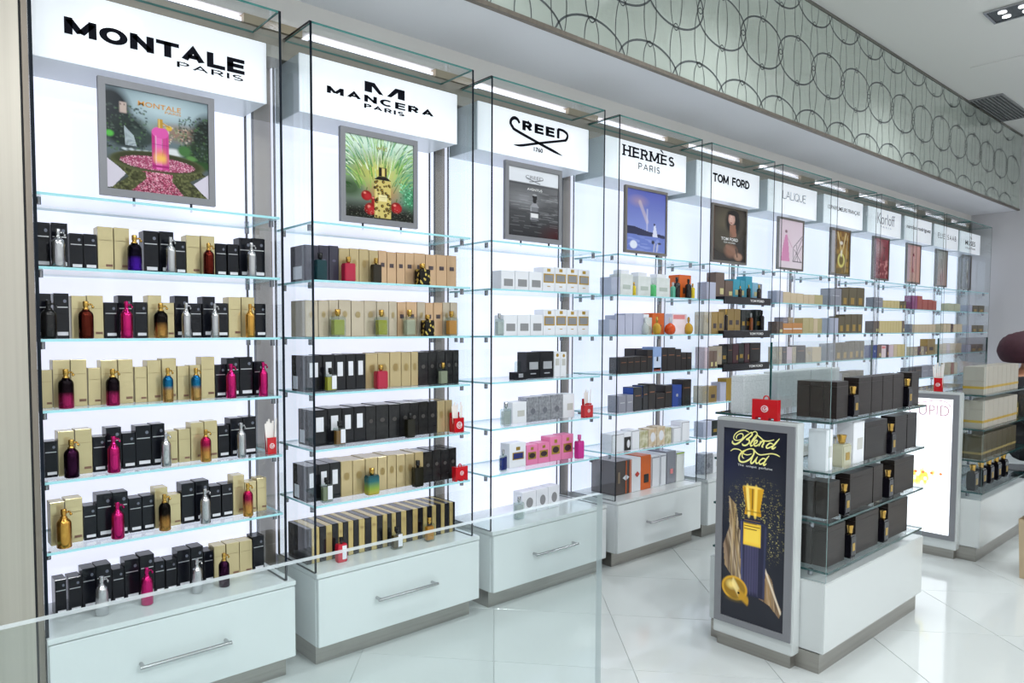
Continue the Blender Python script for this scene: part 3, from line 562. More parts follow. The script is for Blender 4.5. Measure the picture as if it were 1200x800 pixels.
# style: (board material, how it looks, [(part, material, x0, x1, z0, z1, on the left face)])
F_ = lambda n, m, x0, x1, z0, z1, s=0: (n, m, x0, x1, z0, z1, s)
STY = {
 'mb': (NAVY, 'black carton with silver band and white tag', [F_('band', SILV, -.42, .42, .685, .705), F_('tag', WLAB, -.3, .42, .07, .15), F_('seal', mat('seal_grey', '#6e7280', .35, .5), .12, .34, .79, .87)]),
 'mg': (PGOLD, 'pale gold carton with fine bands', [F_('band', mat('band_olive', '#8d8058', .4), -.42, .42, .69, .702), F_('tag', mat('tag_brown', '#7b5a4a', .5), .0, .44, .10, .155)]),
 'cn': (cm('violet_black', '#393745', .28), 'dark violet carton with small crest', [F_('crest', mat('crest_grey', '#5d5a70', .4), -.2, .2, .55, .62), F_('spine_label', WLAB, -.3, .3, .06, .42, 1)]),
 'cb': (cm('charcoal', '#1a1a1f', .13), 'charcoal carton with tall white label', [F_('label', WLAB, -.27, .23, .40, .80), F_('spine_label', WLAB, .05, .38, .06, .42, 1)]),
 'cp': (cm('charcoal_grain', '#1e1e21', .16, noise=((2, 2, 7), '#2e2e2e', .8, 'Generated')), 'plain charcoal carton with faint crest', [F_('crest', mat('crest_dim', '#494643', .4), -.2, .2, .5, .62)]),
 'cg': (cm('beige_gold', '#c4b186', .15, metal=.3), 'beige gold carton with faint oval crest', [F_('crest', mat('crest_tan', '#a08a5a', .4, .3), -.24, .24, .45, .68)]),
 'cs': (cm('rose_gold', '#d2b08c', .15, metal=.35), 'rosy gold carton with small dark square', [F_('square', mat('square_dark', '#4a3f44', .4), -.22, .22, .52, .64)]),
 'cl': (cm('silver_beige', '#c6baa5', .14, metal=.3), 'silvery beige carton', [F_('crest', mat('crest_beige', '#a9976f', .4, .3), -.2, .2, .52, .70)]),
 'sg': (cm('stripe_gold', '#c7b277', .14, metal=.3), 'narrow gold carton', [F_('crest', mat('crest_tan'), -.3, .3, .72, .80)]),
 'sk': (cm('stripe_black', '#17171c', .13), 'narrow black carton', []),
 'wl': (WC, 'white carton with small grey plate', [F_('plate', GREYL, -.30, .36, .22, .58)]),
 'wo': (WC, 'tall white carton with gold-rimmed grey plate', [F_('rim', GOLDF, -.44, .44, .38, .74), F_('plate', GREYL, -.36, .36, .43, .69, 2), F_('crown', GOLDF, -.14, .14, .82, .94), F_('line', GOLDF, -.12, .12, .22, .25)]),
 'kk': (cm('jet', '#101016', .25), 'jet black carton with silver plate', [F_('plate', SILV, -.28, .36, .34, .62), F_('line', SILV, -.2, .2, .16, .20)]),
 'kf': (cm('jet'), 'flat black box with silver plate', [F_('plate', SILV, -.2, .2, .3, .8)]),
 'ws': (WC, 'slim white carton with gold crest', [F_('crest', GOLDF, -.22, .22, .78, .92), F_('plate', mat('plate_pale', '#c9c9c4', .4), -.3, .3, .45, .72)]),
 'wc': (WC, 'plain white carton with grey plate', [F_('plate', mat('plate_pale'), -.15, .35, .32, .6)]),
 'sv': (cm('silver_crackle', '#b9bbc2', .28, metal=.55, noise=((5, 5, 9), '#8a8c94', .9, 'Generated')), 'crackled silver carton', [F_('crest', mat('crest_pewter', '#7d7f88', .4, .4), -.2, .2, .3, .55)]),
 'wb': (WC, 'white carton with blue and gold plate', [F_('rim', GOLDF, -.32, .36, .32, .62), F_('plate', mat('plate_blue', '#28306f', .35), -.26, .30, .36, .58, 2), F_('crown', GOLDF, -.1, .14, .7, .84)]),
 'pk': (cm('pink', '#e983b0', .35), 'pink carton with dark oval plate', [F_('rim', GOLDF, -.36, .36, .28, .64), F_('plate', mat('plate_plum', '#3b2a2e', .35), -.28, .28, .33, .59, 2), F_('crown', GOLDF, -.12, .12, .74, .88)]),
 'wv': (WC, 'white carton with grey oval', [F_('oval', GREYL, -.22, .28, .25, .72)]),
 'hl': (cm('lilac', '#b9bcd2', .35), 'pale lilac carton', []),
 'fw': (cm('frosted_white', '#e0e4e4', .3, noise=((3, 3, 3), '#cfd6d2', .6, 'Generated')), 'white carton with stepped lid', [F_('lid', WC, -.33, .33, 1.0, 1.2, 3), F_('print', mat('print_pale', '#b5bfb8', .5), -.3, .3, .3, .5)]),
 'ho': (ORAN, 'bright orange carton', [F_('plate', mat('plate_black', '#1b1b1e', .4), -.2, .25, .2, .45)]),
 'hp': (cm('pink_white', '#f0dde2', .35), 'white carton with pink top print', [F_('print', mat('print_coral', '#e58a8c', .5), -.45, .35, .74, .94)]),
 'hd': (cm('dark_umber', '#262121', .3), 'dark umber carton with copper line', [F_('line', mat('foil_copper', '#9a6a50', .35, .6), -.34, .34, .66, .70)]),
 'hu': (cm('sky_blue', '#8fa9d8', .35), 'blue and white picture carton', [F_('sky', mat('print_sky', '#c5d3ea', .45), -.42, .42, .08, .6), F_('figure', mat('print_navy', '#22305f', .45), -.1, .08, .42, .6), F_('ground', mat('print_rust', '#a8503a', .45), -.42, .42, .03, .16)]),
 'hg': (cm('slate_grey', '#8f909e', .3), 'slate grey carton', [F_('line', SILV, -.3, .3, .55, .6)]),
 'hk': (cm('black_blue', '#17181f', .25), 'black carton with blue side', [F_('side_print', mat('print_blue', '#3657b0', .4), -.45, .45, .5, .98, 1), F_('line', mat('foil_copper'), -.3, .3, .62, .66)]),
 'hb': (cm('royal_blue', '#2c4796', .3), 'royal blue carton', [F_('crest', SILV, -.12, .12, .45, .6)]),
 'hw': (WC, 'white carton with grey outlines', [F_('rim', mat('rim_grey', '#a7a8b4', .4), -.47, .47, .93, .965), F_('rim', mat('rim_grey'), -.47, -.42, .05, .93)]),
 'hq': (WC, 'white carton with black oval print', [F_('print', mat('print_black', '#1b1a1c', .4), -.48, .48, .02, .75), F_('oval', WLAB, -.1, .35, .15, .6, 2)]),
 'hn': (cm('white_olive', '#dcd9c4', .35, noise=((3, 3, 3), '#8f8a3c', .75, 'Generated')), 'white carton with olive pattern', []),
 'hc': (cm('white_ochre', '#dfd6c4', .35, noise=((3, 3, 3), '#b88a45', .6, 'Generated')), 'ochre patterned carton with white oval', [F_('oval', WLAB, -.3, .3, .25, .8)]),
 'hz': (cm('deep_brown', '#463b38', .3), 'tall brown carton with orange line and white emblem', [F_('line', ORAN, .18, .23, 0.01, .99), F_('line', ORAN, .44, .49, .01, .99), F_('emblem', WLAB, -.05, .42, .40, .58), F_('print', mat('print_tan', '#8a7a66', .5), -.35, -.22, .35, .68)]),
 'hr': (WC, 'tall white carton with red emblem', [F_('emblem', REDM, -.1, .36, .42, .60), F_('line', ORAN, -.49, -.45, .01, .99)]),
 'hs': (cm('silver_box', '#a6a7b1', .22, metal=.5), 'tall silver carton', [F_('print', mat('print_coral'), -.15, .15, .3, .45)]),
 'hv': (cm('white_tall', '#e4e7e6', .35), 'tall white carton with green top', [F_('rim', mat('print_green', '#a3c63a', .4), -.49, .49, .955, .995)]),
 'tn': (cm('brown', '#6f5c53', .32), 'brown carton', [F_('plate', CREAM, .0, .4, .1, .35)]),
 'tt': (cm('teal', '#3ba0bb', .32), 'teal blue carton', [F_('plate', CREAM, -.2, .28, .14, .42)]),
 'tl': (cm('light_blue', '#8fc3df', .32), 'light blue carton', [F_('plate', CREAM, -.2, .3, .14, .42)]),
 'tg': (cm('old_gold', '#a98d55', .3, metal=.4), 'old gold carton with dark square', [F_('square', mat('square_dark'), -.25, .25, .26, .48)]),
 'tk': (cm('black_green', '#1c2422', .25), 'black carton with gold square', [F_('square', GOLDF, -.28, .28, .24, .44)]),
 'tp': (cm('pale_pink', '#d9c4cf', .35), 'pale pink carton', []),
 'tq': (cm('wine', '#4b2a33', .3), 'wine red carton', [F_('plate', GOLDF, .15, .4, .15, .4)]),
 'ty': (cm('yellow_gold', '#b3923c', .3, metal=.3), 'yellow gold carton', []),
 'gb': (cm('sand', '#d6c3a4', .35), 'sand carton', []), 'gx': (cm('apricot', '#c88a4e', .35), 'apricot carton', [F_('line', WLAB, -.45, .45, .4, .5)]),
 'go': (cm('olive', '#bcb083', .35), 'olive carton', []), 'gd': (cm('bronze', '#6a5f44', .3, metal=.3), 'bronze carton', [F_('plate', GOLDF, -.25, .2, .1, .45)]),
 'gy': (cm('straw', '#d8c68c', .35), 'straw carton', []), 'gm': (cm('magenta', '#9c4a82', .35), 'magenta carton', []), 'gr': (cm('brick_red', '#b2584e', .35), 'red carton', []), 'gp': (cm('pale_green', '#c2c5a8', .35), 'pale green carton', []),
}
bm = bmesh.new(); box(bm, -.5, .5, -.5, .5, 0, 1); bmesh.ops.bevel(bm, geom=list(bm.edges), offset=.012, segments=1, affect='EDGES'); CARD = finish(bm, 'carton')
bm = bmesh.new(); box(bm, -.495, .495, -.495, .495, 0, 1); CARD_PLAIN = finish(bm, 'carton')
CARD_ME, DEC_ME = {}, {}
def carton(st, name='perfume_carton'):
    m, look, dec = STY[st]
    if st not in CARD_ME:
        me = CARD.copy(); me.materials.append(m); CARD_ME[st] = me; DEC_ME[st] = []
        for n, dm, x0, x1, z0, z1, side in dec:
            b = bmesh.new()
            if side == 1: box(b, -.508, -.5, x0, x1, z0, z1)
            elif side == 3: box(b, x0, x1, -.33, .33, z0, z1)
            else:
                p = .022 if side == 2 else .012
                if n in ('oval', 'seal', 'crest', 'emblem') or (n == 'plate' and side == 2 and st == 'pk'):
                    ng = 14 if n != 'emblem' else 4
                    vs = [b.verts.new(((x0+x1)/2+(x1-x0)/2*math.cos(2*math.pi*k/ng), -.5-p, (z0+z1)/2+(z1-z0)/2*math.sin(2*math.pi*k/ng))) for k in range(ng)]; b.faces.new(vs)
                else: box(b, x0, x1, -.5-p, -.5, z0, z1)
            dme = finish(b, n); dme.materials.append(dm); DEC_ME[st].append((n, dme))
    o = obj(name, CARD_ME[st], None)
    for n, dme in DEC_ME[st]: obj(n, dme, None, o)
    return o
CART = '''1,2|mb 411 42 134 50 75 0;mb 458 45 136 50 75 0;mb 504 37 109 50 75 0;mb 544 38 110 50 75 0;mg 589 46 136 50 75 0;mg 638 46 137 50 75 0;mb 729 47 135 50 75 0;mb 780 46 137 50 75 0;mb 825 36 110 50 75 0;mg 869 47 132 50 75 0;mg 920 48 134 50 75 0;mb 967 38 112 50 75 0;mb 1011 39 113 50 75 0;mb 1057 46 138 50 75 0;mb 1107 50 140 50 75 0
1,3|mb 410 39 134 50 75 0;mb 458 42 136 50 75 0;mg 507 42 130 50 75 0;mg 554 47 132 50 75 0;mb 600 38 112 50 75 0;mb 645 45 135 50 75 0;mb 693 38 115 50 75 0;mg 737 44 138 50 75 0;mg 781 38 115 50 75 0;mb 826 46 139 50 75 0;mb 874 39 115 50 75 0;mb 920 44 139 50 75 0;mb 968 41 118 50 75 0;mg 1014 45 140 50 75 0;mg 1064 48 141 50 75 0;mb 1112 40 119 50 75 0
1,4|mg 411 31 114 50 75 0;mg 453 47 143 50 75 0;mg 502 45 143 50 75 0;mg 547 36 116 50 75 0;mg 591 49 139 50 75 0;mg 641 45 140 50 75 0;mg 688 37 115 50 75 0;mg 731 44 135 50 75 0;mg 780 47 140 50 75 0;mg 827 39 113 50 75 0;mg 868 37 115 50 75 0;mg 913 47 142 50 75 0;mb 958 38 114 50 75 0;mb 1004 46 136 50 75 0;mb 1054 49 138 50 75 0;mb 1103 39 121 50 75 0
1,5|mb 418 36 109 50 75 0;mg 461 45 136 50 75 0;mg 511 48 138 50 75 0;mb 556 38 111 50 75 0;mb 600 46 136 50 75 0;mb 646 40 114 50 75 0;mb 692 49 134 50 75 0;mb 740 42 136 50 75 0;mg 784 39 107 50 75 0;mg 827 39 111 50 75 0;mg 872 45 129 50 75 0;mg 920 46 131 50 75 0;mb 966 39 112 50 75 0;mb 1014 47 134 50 75 0;mb 1064 49 135 50 75 0
1,6|mg 431 39 132 50 75 0;mg 478 49 137 50 75 0;mb 524 37 107 50 75 0;mb 567 46 138 50 75 0;mb 616 46 137 50 75 0;mb 662 39 111 50 75 0;mb 703 38 113 50 75 0;mg 746 42 133 50 75 0;mg 790 39 104 50 75 0;mb 836 45 136 50 75 0;mb 885 48 138 50 75 0;mb 933 39 114 50 75 0;mb 976 40 115 50 75 0;mg 1019 42 140 50 75 0;mg 1064 43 111 50 75 0;mg 1108 36 119 50 75 0
1,7|mb 449 33 116 55 150 0;mb 491 38 115 55 150 0;mb 533 40 135 55 150 0;mb 578 47 137 55 150 0;mb 624 37 114 55 150 0;mb 668 47 137 55 150 0;mb 718 48 142 55 150 0;mb 760 33 112 55 150 0;mb 800 37 110 55 150 0;mb 844 46 135 55 150 0;mb 892 44 137 55 150 0;mb 934 35 114 55 150 0;mg 976 43 125 55 150 0;mg 1026 49 126 55 150 0;mg 1077 49 125 55 150 0;mb 1128 45 133 55 150 0
2,2|cn 1324 61 133 110 75 0;cn 1377 41 135 110 75 0;cn 1421 41 137 110 75 0;cg 1467 46 131 110 75 0;cg 1514 43 133 110 75 0;cg 1560 44 134 110 75 0;cg 1606 43 132 110 75 0;cs 1650 39 134 110 75 0;cs 1695 45 131 110 75 0;cs 1742 41 133 110 75 0;cs 1787 45 134 110 75 0;cs 1841 59 136 110 75 0;cs 1902 56 134 110 75 0;cs 1961 57 136 110 75 0;cs 2019 54 137 110 75 0
2,3|cl 1321 55 137 110 75 0;cl 1373 44 138 110 75 0;cl 1418 42 140 110 75 0;cl 1469 54 142 110 75 0;cl 1529 60 140 110 75 0;cl 1589 57 142 110 75 0;cl 1650 59 141 110 75 0;cl 1701 39 142 110 75 0;cs 1746 44 140 110 75 0;cs 1798 54 142 110 75 0;cl 1849 42 143 110 75 0;cs 1893 42 141 110 75 0;cs 1942 48 142 110 75 0;cl 1989 39 144 110 75 0;cl 2032 40 145 110 75 0
2,4|cb 1329 72 137 110 75 0;cb 1394 51 139 110 75 0;cb 1446 49 137 110 75 0;cb 1495 43 139 110 75 0;cb 1541 44 140 110 75 0;cg 1594 57 139 110 75 0;cg 1653 58 141 110 75 0;cg 1713 56 143 110 75 0;cg 1768 48 141 110 75 0;cg 1813 36 142 110 75 0;cp 1859 50 140 110 75 0;cp 1908 43 141 110 75 0;cp 1956 48 143 110 75 0;cp 2003 40 144 110 75 0;cp 2043 35 145 110 75 0
2,5|cb 1353 66 138 110 75 0;cb 1419 63 141 110 75 0;cb 1480 53 139 110 75 0;cb 1536 54 141 110 75 0;cp 1589 47 139 110 75 0;cp 1645 61 141 110 75 0;cp 1706 54 139 110 75 0;cp 1761 51 141 110 75 0;cp 1810 43 139 110 75 0;cp 1858 49 140 110 75 0;cp 1910 50 138 110 75 0;cg 1959 43 136 110 75 0;cg 2003 38 137 110 75 0
2,6|cb 1318 49 137 110 75 0;cb 1369 49 139 110 75 0;cb 1419 47 140 110 75 0;cg 1472 52 139 110 75 0;cg 1530 58 137 110 75 0;cg 1591 58 139 110 75 0;cg 1645 45 137 110 75 0;cg 1692 43 139 110 75 0;cg 1739 44 136 110 75 0;cg 1787 45 134 110 75 0;cg 1836 44 136 110 75 0;cp 1884 48 133 110 75 0;cp 1933 44 135 110 75 0;cp 1980 45 132 110 75 0;cp 2026 41 134 110 75 0
2,7|sk 1315 19 138 150 100 0;sg 1344 33 138 150 100 0;sk 1377 27 138 150 100 0;sg 1405 26 138 150 100 0;sk 1433 26 139 150 100 0;sg 1458 19 138 150 100 0;sk 1482 22 138 150 100 0;sg 1506 22 138 150 100 0;sk 1531 24 138 150 100 0;sg 1559 27 137 150 100 0;sk 1590 29 137 150 100 0;sg 1620 26 138 150 100 0;sk 1648 27 137 150 100 0;sg 1675 21 137 150 100 0;sk 1698 20 137 150 100 0;sg 1721 20 136 150 100 0;sk 1746 25 136 150 100 0;sg 1773 26 136 150 100 0;sk 1804 32 136 150 100 0;sg 1835 26 136 150 100 0;sk 1863 25 135 150 100 0;sg 1889 20 135 150 100 0;sk 1914 25 135 150 100 0;sg 1940 21 134 150 100 0;sk 1965 25 134 150 100 0;sg 1990 19 134 150 100 0;sk 2015 25 133 150 100 0;sg 2039 18 133 150 100 0;sk 2056 10 132 150 100 0
3,2|wl 2366 88 91 60 75 0;wl 2460 91 93 60 75 0;wl 2556 92 94 60 75 0;wo 2648 85 121 60 75 0;wo 2737 86 123 60 75 0;wo 2826 85 125 60 75 0;wo 2917 87 122 60 75 0
3,3|wl 2383 89 95 60 75 0;wl 2475 86 97 60 75 0;wl 2565 87 99 60 75 0;wo 2655 86 125 60 75 0;wo 2742 83 127 60 75 0;wo 2828 81 125 60 75 0;wo 2917 87 127 60 75 0
3,4|kf 2423 74 36 40 45 0;kk 2541 95 127 60 75 0;kk 2640 96 129 60 75 0;ws 2716 46 127 60 75 0;ws 2764 42 123 60 75 0
3,5|wc 2448 95 101 60 75 0;sv 2541 83 119 60 75 0;sv 2627 84 120 60 75 0;sv 2715 87 122 60 75 0;wc 2807 87 120 60 75 0
3,6|wb 2437 112 116 60 75 0;pk 2537 79 98 60 75 0;pk 2621 83 100 60 75 0;pk 2709 86 122 60 75 0;pk 2800 88 124 60 75 0
3,7|wv 2557 99 108 60 110 0;wv 2653 84 109 60 110 0;wv 2740 83 111 60 110 0
4,2|hl 3142 75 94 70 47 0;fw 3239 111 137 70 47 0;fw 3401 117 131 70 47 0;fw 3583 131 130 70 47 0;ho 3806 123 135 70 47 0
4,3|hl 3130 52 80 70 55 0;hl 3199 78 104 70 55 0;hl 3276 66 114 70 55 0;hl 3362 97 116 70 55 0;fw 3452 74 113 70 55 0;ho 3551 115 120 70 55 0;hl 3652 76 117 70 55 0;hp 3768 149 119 70 55 0
4,4|hd 3204 63 86 70 35 0;hd 3267 55 87 70 35 0;hd 3326 56 88 70 35 0;hd 3386 57 89 70 35 0;hd 3444 51 123 70 35 0;hu 3515 82 138 70 35 0;hd 3526 93 127 70 155 0;hd 3586 53 130 70 35 0;hd 3656 79 132 70 35 0;hd 3727 56 123 70 35 0;hd 3784 52 100 70 35 0;hd 3842 51 101 70 35 0
4,5|hg 3197 64 91 70 35 0;hg 3264 58 92 70 35 0;hk 3337 78 130 70 35 0;hk 3408 47 136 70 35 0;hd 3470 66 142 70 35 0;hd 3551 86 87 70 35 0;hd 3633 70 127 70 35 0;hb 3719 94 124 70 35 0;hd 3822 92 151 70 35 0
4,6|hw 3158 108 99 70 35 0;hq 3246 61 100 70 35 0;hw 3318 75 106 70 35 0;hn 3398 78 93 70 35 0;hc 3482 76 99 70 35 0;hc 3564 78 105 70 35 0;hn 3636 58 92 70 35 0;hw 3724 82 88 70 35 0;hw 3815 88 115 70 35 0
4,7|hz 3261 131 185 160 70 0;hr 3378 93 188 160 70 0;ho 3475 94 192 160 70 0;hw 3569 76 180 160 70 0;hw 3645 58 182 160 70 0;hs 3731 88 190 160 70 0;hv 3826 83 172 160 70 0
5,2|hl 4072 103 104 60 35 0;tn 4219 103 149 60 60 22;tn 4328 95 103 60 60 22;tt 4422 83 116 60 60 22;tt 4498 62 111 60 60 22;tt 4577 88 141 60 60 22;tl 4663 69 103 60 60 22;hg 4728 52 98 60 60 22
5,3|cl 4037 86 134 60 35 0;tg 4119 69 135 60 35 0;tg 4189 60 137 60 35 0;tg 4357 78 135 60 60 22;tg 4439 75 137 60 60 22;tk 4517 57 133 60 60 22;tk 4581 62 134 60 60 22;tk 4716 75 137 60 60 22
5,4|tp 4034 48 129 60 35 0;tn 4085 47 104 60 35 0;tn 4133 39 105 60 35 0;cl 4183 54 132 60 35 0;tk 4286 61 113 60 60 22;hd 4357 60 120 60 60 22;tq 4427 70 121 60 60 22;tk 4500 66 122 60 60 22;tq 4574 61 124 60 60 22;hd 4683 141 126 60 60 22
5,5|cl 4030 71 103 60 35 0;tg 4114 87 99 60 35 0;hl 4233 70 116 60 35 0;ty 4323 99 139 60 35 0
5,6|hl 4058 96 93 60 35 0;tk 4146 70 94 60 35 0
5,7|sv 4160 99 127 60 80 0;wc 4263 97 118 60 80 0
6,2|hl 4953 88 82 60 35 0;gb 5054 104 77 60 35 0;gb 5158 95 72 60 35 0;gb 5259 98 73 60 35 0;gb 5353 80 68 60 35 0;gb 5444 93 69 60 35 0;go 5561 130 71 60 35 0
6,3|tn 4965 87 82 60 35 0;gx 5082 136 71 60 35 0;hg 5133 69 72 60 75 42;cl 5215 70 73 60 75 42;gx 5230 150 73 60 35 0;go 5360 98 111 60 35 0;go 5447 66 113 60 35 0;gb 5519 67 107 60 35 0;go 5591 69 109 60 35 0
6,4|cl 4969 70 117 60 35 0;hd 5042 65 118 60 35 0;tp 5116 74 113 60 35 0;cl 5187 59 114 60 35 0;hd 5293 140 122 60 35 0;cl 5422 104 106 60 35 0;gb 5553 145 107 60 35 0
6,5|hd 5046 151 35 60 35 0
7,2|hg 5857 198 128 70 35 0;gd 6027 127 138 70 35 0;gd 6168 143 147 70 35 0;gd 6322 150 150 70 35 0
7,3|hl 5835 153 115 70 35 0;gd 5973 109 130 70 35 0;gd 6089 112 145 70 35 0;gd 6209 115 148 70 35 0;gd 6322 97 150 70 35 0
7,4|hg 5813 109 128 70 35 0;gd 5933 116 130 70 35 0;gd 6053 110 132 70 35 0;gd 6172 113 134 70 35 0;gd 6282 92 142 70 35 0;gd 6379 87 144 70 35 0
7,5|hg 5908 201 104 70 35 0;gd 6076 121 106 70 35 0;gd 6207 125 114 70 35 0;gd 6350 146 116 70 35 0
8,2|hg 6692 189 84 60 35 0;gy 6833 78 64 60 35 0;gy 6918 81 65 60 35 0;gy 7003 78 66 60 35 0;gy 7079 59 66 60 35 0;gy 7142 55 67 60 35 0;gd 7213 71 67 60 35 0;gd 7292 72 68 60 35 0
8,3|tn 6659 124 98 60 35 0;gy 6758 56 99 60 35 0;gy 6820 57 100 60 35 0;gy 6882 58 101 60 35 0;gy 6945 59 101 60 35 0;gy 7009 60 102 60 35 0;gy 7074 61 103 60 35 0;gy 7140 62 104 60 35 0;gy 7207 62 104 60 35 0;tn 7275 61 105 60 35 0
8,4|hb 6644 94 105 60 35 0;tn 6742 91 106 60 35 0;hp 6841 94 100 60 35 0;tq 6921 55 108 60 35 0;tp 7008 102 102 60 35 0;gb 7106 81 103 60 35 0;gy 7195 83 104 60 35 0;gy 7285 85 105 60 35 0
9,2|gm 7538 125 123 60 35 0;gr 7670 123 125 60 35 0;gr 7810 135 95 60 35 0;gr 7950 126 97 60 35 0;gr 8072 101 90 60 35 0
9,3|hg 7463 64 76 60 35 0;gb 7543 79 73 60 35 0;gb 7628 81 74 60 35 0;gb 7714 82 75 60 35 0;gb 7802 84 75 60 35 0;gb 7893 86 76 60 35 0;gb 7985 87 77 60 35 0;gb 8078 89 78 60 35 0
9,4|cl 7613 80 78 60 35 0;tq 7697 75 78 60 35 0;cl 7781 76 79 60 35 0;tn 7865 78 80 60 35 0;tg 8018 209 146 60 35 0
9,5|hd 7515 167 100 60 35 0;hd 7690 169 102 60 35 0;hg 7871 179 105 60 35 0;hg 8045 155 107 60 35 0
10,2|gp 8559 171 76 60 35 0;gp 8743 174 77 60 35 0
10,3|gb 8381 119 83 60 35 0;gb 8506 115 88 60 35 0;tq 8605 66 85 60 35 0;gb 8707 118 81 60 35 0;gb 8850 148 83 60 35 0
10,4|gb 8388 134 92 60 35 0;tp 8515 98 93 60 35 0;gb 8631 118 98 60 35 0;gb 8759 119 95 60 35 0;gb 8876 96 96 60 35 0
10,5|gb 8571 93 110 60 35 0;gr 8669 79 111 60 35 0;gb 8767 99 112 60 35 0
11,2|hl 9169 144 71 60 35 0;gd 9351 196 72 60 35 0;gd 9563 203 74 60 35 0
11,3|hl 9169 144 71 60 35 0;gd 9351 196 72 60 35 0;gd 9563 203 74 60 35 0
11,4|hl 9169 144 76 60 35 0;gd 9351 196 77 60 35 0;gd 9563 203 78 60 35 0'''
BOTT = '''1,2|a_si 447 39 114 42 0;a_vi 667 43 113 42 0;a_si 781 32 116 42 0;a_dr 909 36 106 42 0;a_si 1064 33 119 42 0
1,3|a_bk 416 44 113 42 0;a_br 519 43 113 42 0;a_pk 638 37 115 42 0;a_bg 745 43 112 42 0;a_si 829 31 115 42 0;a_si 927 29 115 42 0;a_go 1056 33 116 42 0
1,4|a_bp 458 44 117 42 0;a_bp 592 41 113 42 0;a_te 764 34 110 42 0;a_te 858 34 107 42 0;a_pk 982 36 117 42 0;a_pk 1103 33 120 42 0
1,5|a_dp 468 43 114 42 0;a_pk 590 39 113 42 0;a_si 753 33 110 42 0;a_rg 888 36 108 42 0;a_si 1016 32 121 42 0
1,6|a_go 442 43 116 42 0;a_pk 597 40 113 42 0;a_bg 745 38 118 42 0;a_si 882 36 117 42 0;a_rg 1038 36 115 42 0
1,7|a_si 555 40 122 85 0;a_pk 696 39 121 85 0;a_si 866 36 115 85 0;a_dp 964 38 118 85 0
2,2|f_te 1342 45 102 45 0;f_re 1467 49 95 45 0;f_dk 1596 40 98 45 0;f_le 1831 60 89 45 0
2,3|f_gr 1417 55 104 45 0;f_yg 1621 51 105 45 0;f_cl 1763 52 108 45 0;f_le 1858 53 89 45 0;f_am 1991 51 106 45 0
2,4|f_wl 1383 45 90 45 0;f_re 1617 51 95 45 0;f_cl 1943 43 94 45 0
2,5|f_wa 1421 45 94 45 0;f_db 1763 40 101 45 0
2,6|f_wc 1361 45 93 45 0;f_gt 1571 54 104 45 0;f_db 1804 46 109 45 0
2,7|f_rw 1433 42 95 58 0;f_dg 1703 48 90 58 0;f_am 1878 43 100 58 0
3,3|f_gl 2285 39 101 50 0
3,4|f_wk 2499 37 111 130 0
3,5|f_gl 2329 47 109 50 0
3,6|f_bl 2312 35 101 50 0;f_mg 2860 47 120 50 0
3,7|f_gl 2441 48 108 70 0
4,2|b_yl 3308 23 74 50 0;b_gn 3484 38 90 50 0;b_te 3683 29 88 50 0;b_bk 3722 39 118 50 0;b_bk 3789 35 109 18 0;b_yl 3838 25 85 20 0
4,3|r_cl 3410 42 94 45 0;r_go 3482 47 99 20 0;r_or 3595 58 96 10 0;r_go 3844 50 101 45 0
4,5|f_wk 3363 23 70 45 0;f_gl 3444 24 61 45 0;f_yg 3750 40 64 45 0;f_gl 3822 45 80 45 0
5,2|b_kg 4406 24 70 30 22;b_kg 4515 25 82 30 22;b_kg 4650 25 84 30 22
5,3|b_kg 4279 22 133 50 22;b_or 4595 23 112 50 22;b_bk 4738 31 132 50 22
8,5|r_cl 6803 26 72 60 0;r_cl 6888 26 73 60 0;r_cl 6974 26 73 60 0;r_cl 7062 27 74 60 0;r_cl 7152 27 74 60 0;r_cl 7243 27 75 60 0'''
SHN = {2: 'second shelf', 3: 'third shelf', 4: 'fourth shelf', 5: 'fifth shelf', 6: 'sixth shelf', 7: 'base cabinet'}
FAR = []
for ln in CART.strip().split('\n'):
    k, rows = ln.split('|'); u, s = map(int, k.split(','))
    rows = [r.split() for r in rows.split(';')]
    tot = {}
    for r in rows: tot[r[0]] = tot.get(r[0], 0)+1
    cnt = {}
    for st, x, wd, h, d, y, zo in rows:
        x, wd, h, d, y, zo = (float(v)/1000 for v in (x, wd, h, d, y, zo))
        z = SZ[s]+zo+.0003
        if u == 8 and s == 5 or u > 5:
            FAR.append((st, x, y+d/2, z, wd, d, h)); continue
        kk = st if st not in ('mb', 'mg') else st+('t' if h > .126 else 's')
        n = cnt.get(kk, 0); cnt[kk] = n+1
        o = carton(st); o.location = (x, y+d/2, z); o.scale = (wd, d, h/1.2 if st == 'fw' else h)
        look = STY[st][1]
        if st in ('mb', 'mg'): look = ('tall ' if h > .126 else 'short ')+('black carton with silver band' if st == 'mb' else 'pale gold carton')
        lab = f"{look}, {ORD[n]} such from left, {SHN[s]}, {BAYNAME[u-1]}" if tot[st] > 1 else f"{look}, {SHN[s]}, {BAYNAME[u-1]} from the left"
        if st in ('mb', 'mg'): lab = f"{look}, {ORD[n]} such from left, {SHN[s]}, {BAYNAME[u-1]}"
        if len(lab.split()) > 16: lab = lab.replace(' such from left', ' such')
        if len(lab.split()) > 16: lab = lab.replace(' with gold-rimmed grey plate', ' with gold-rimmed plate')
        tag(o, lab, 'perfume box', f"cartons on the {SHN[s]} of the {BAYNAME[u-1]}")
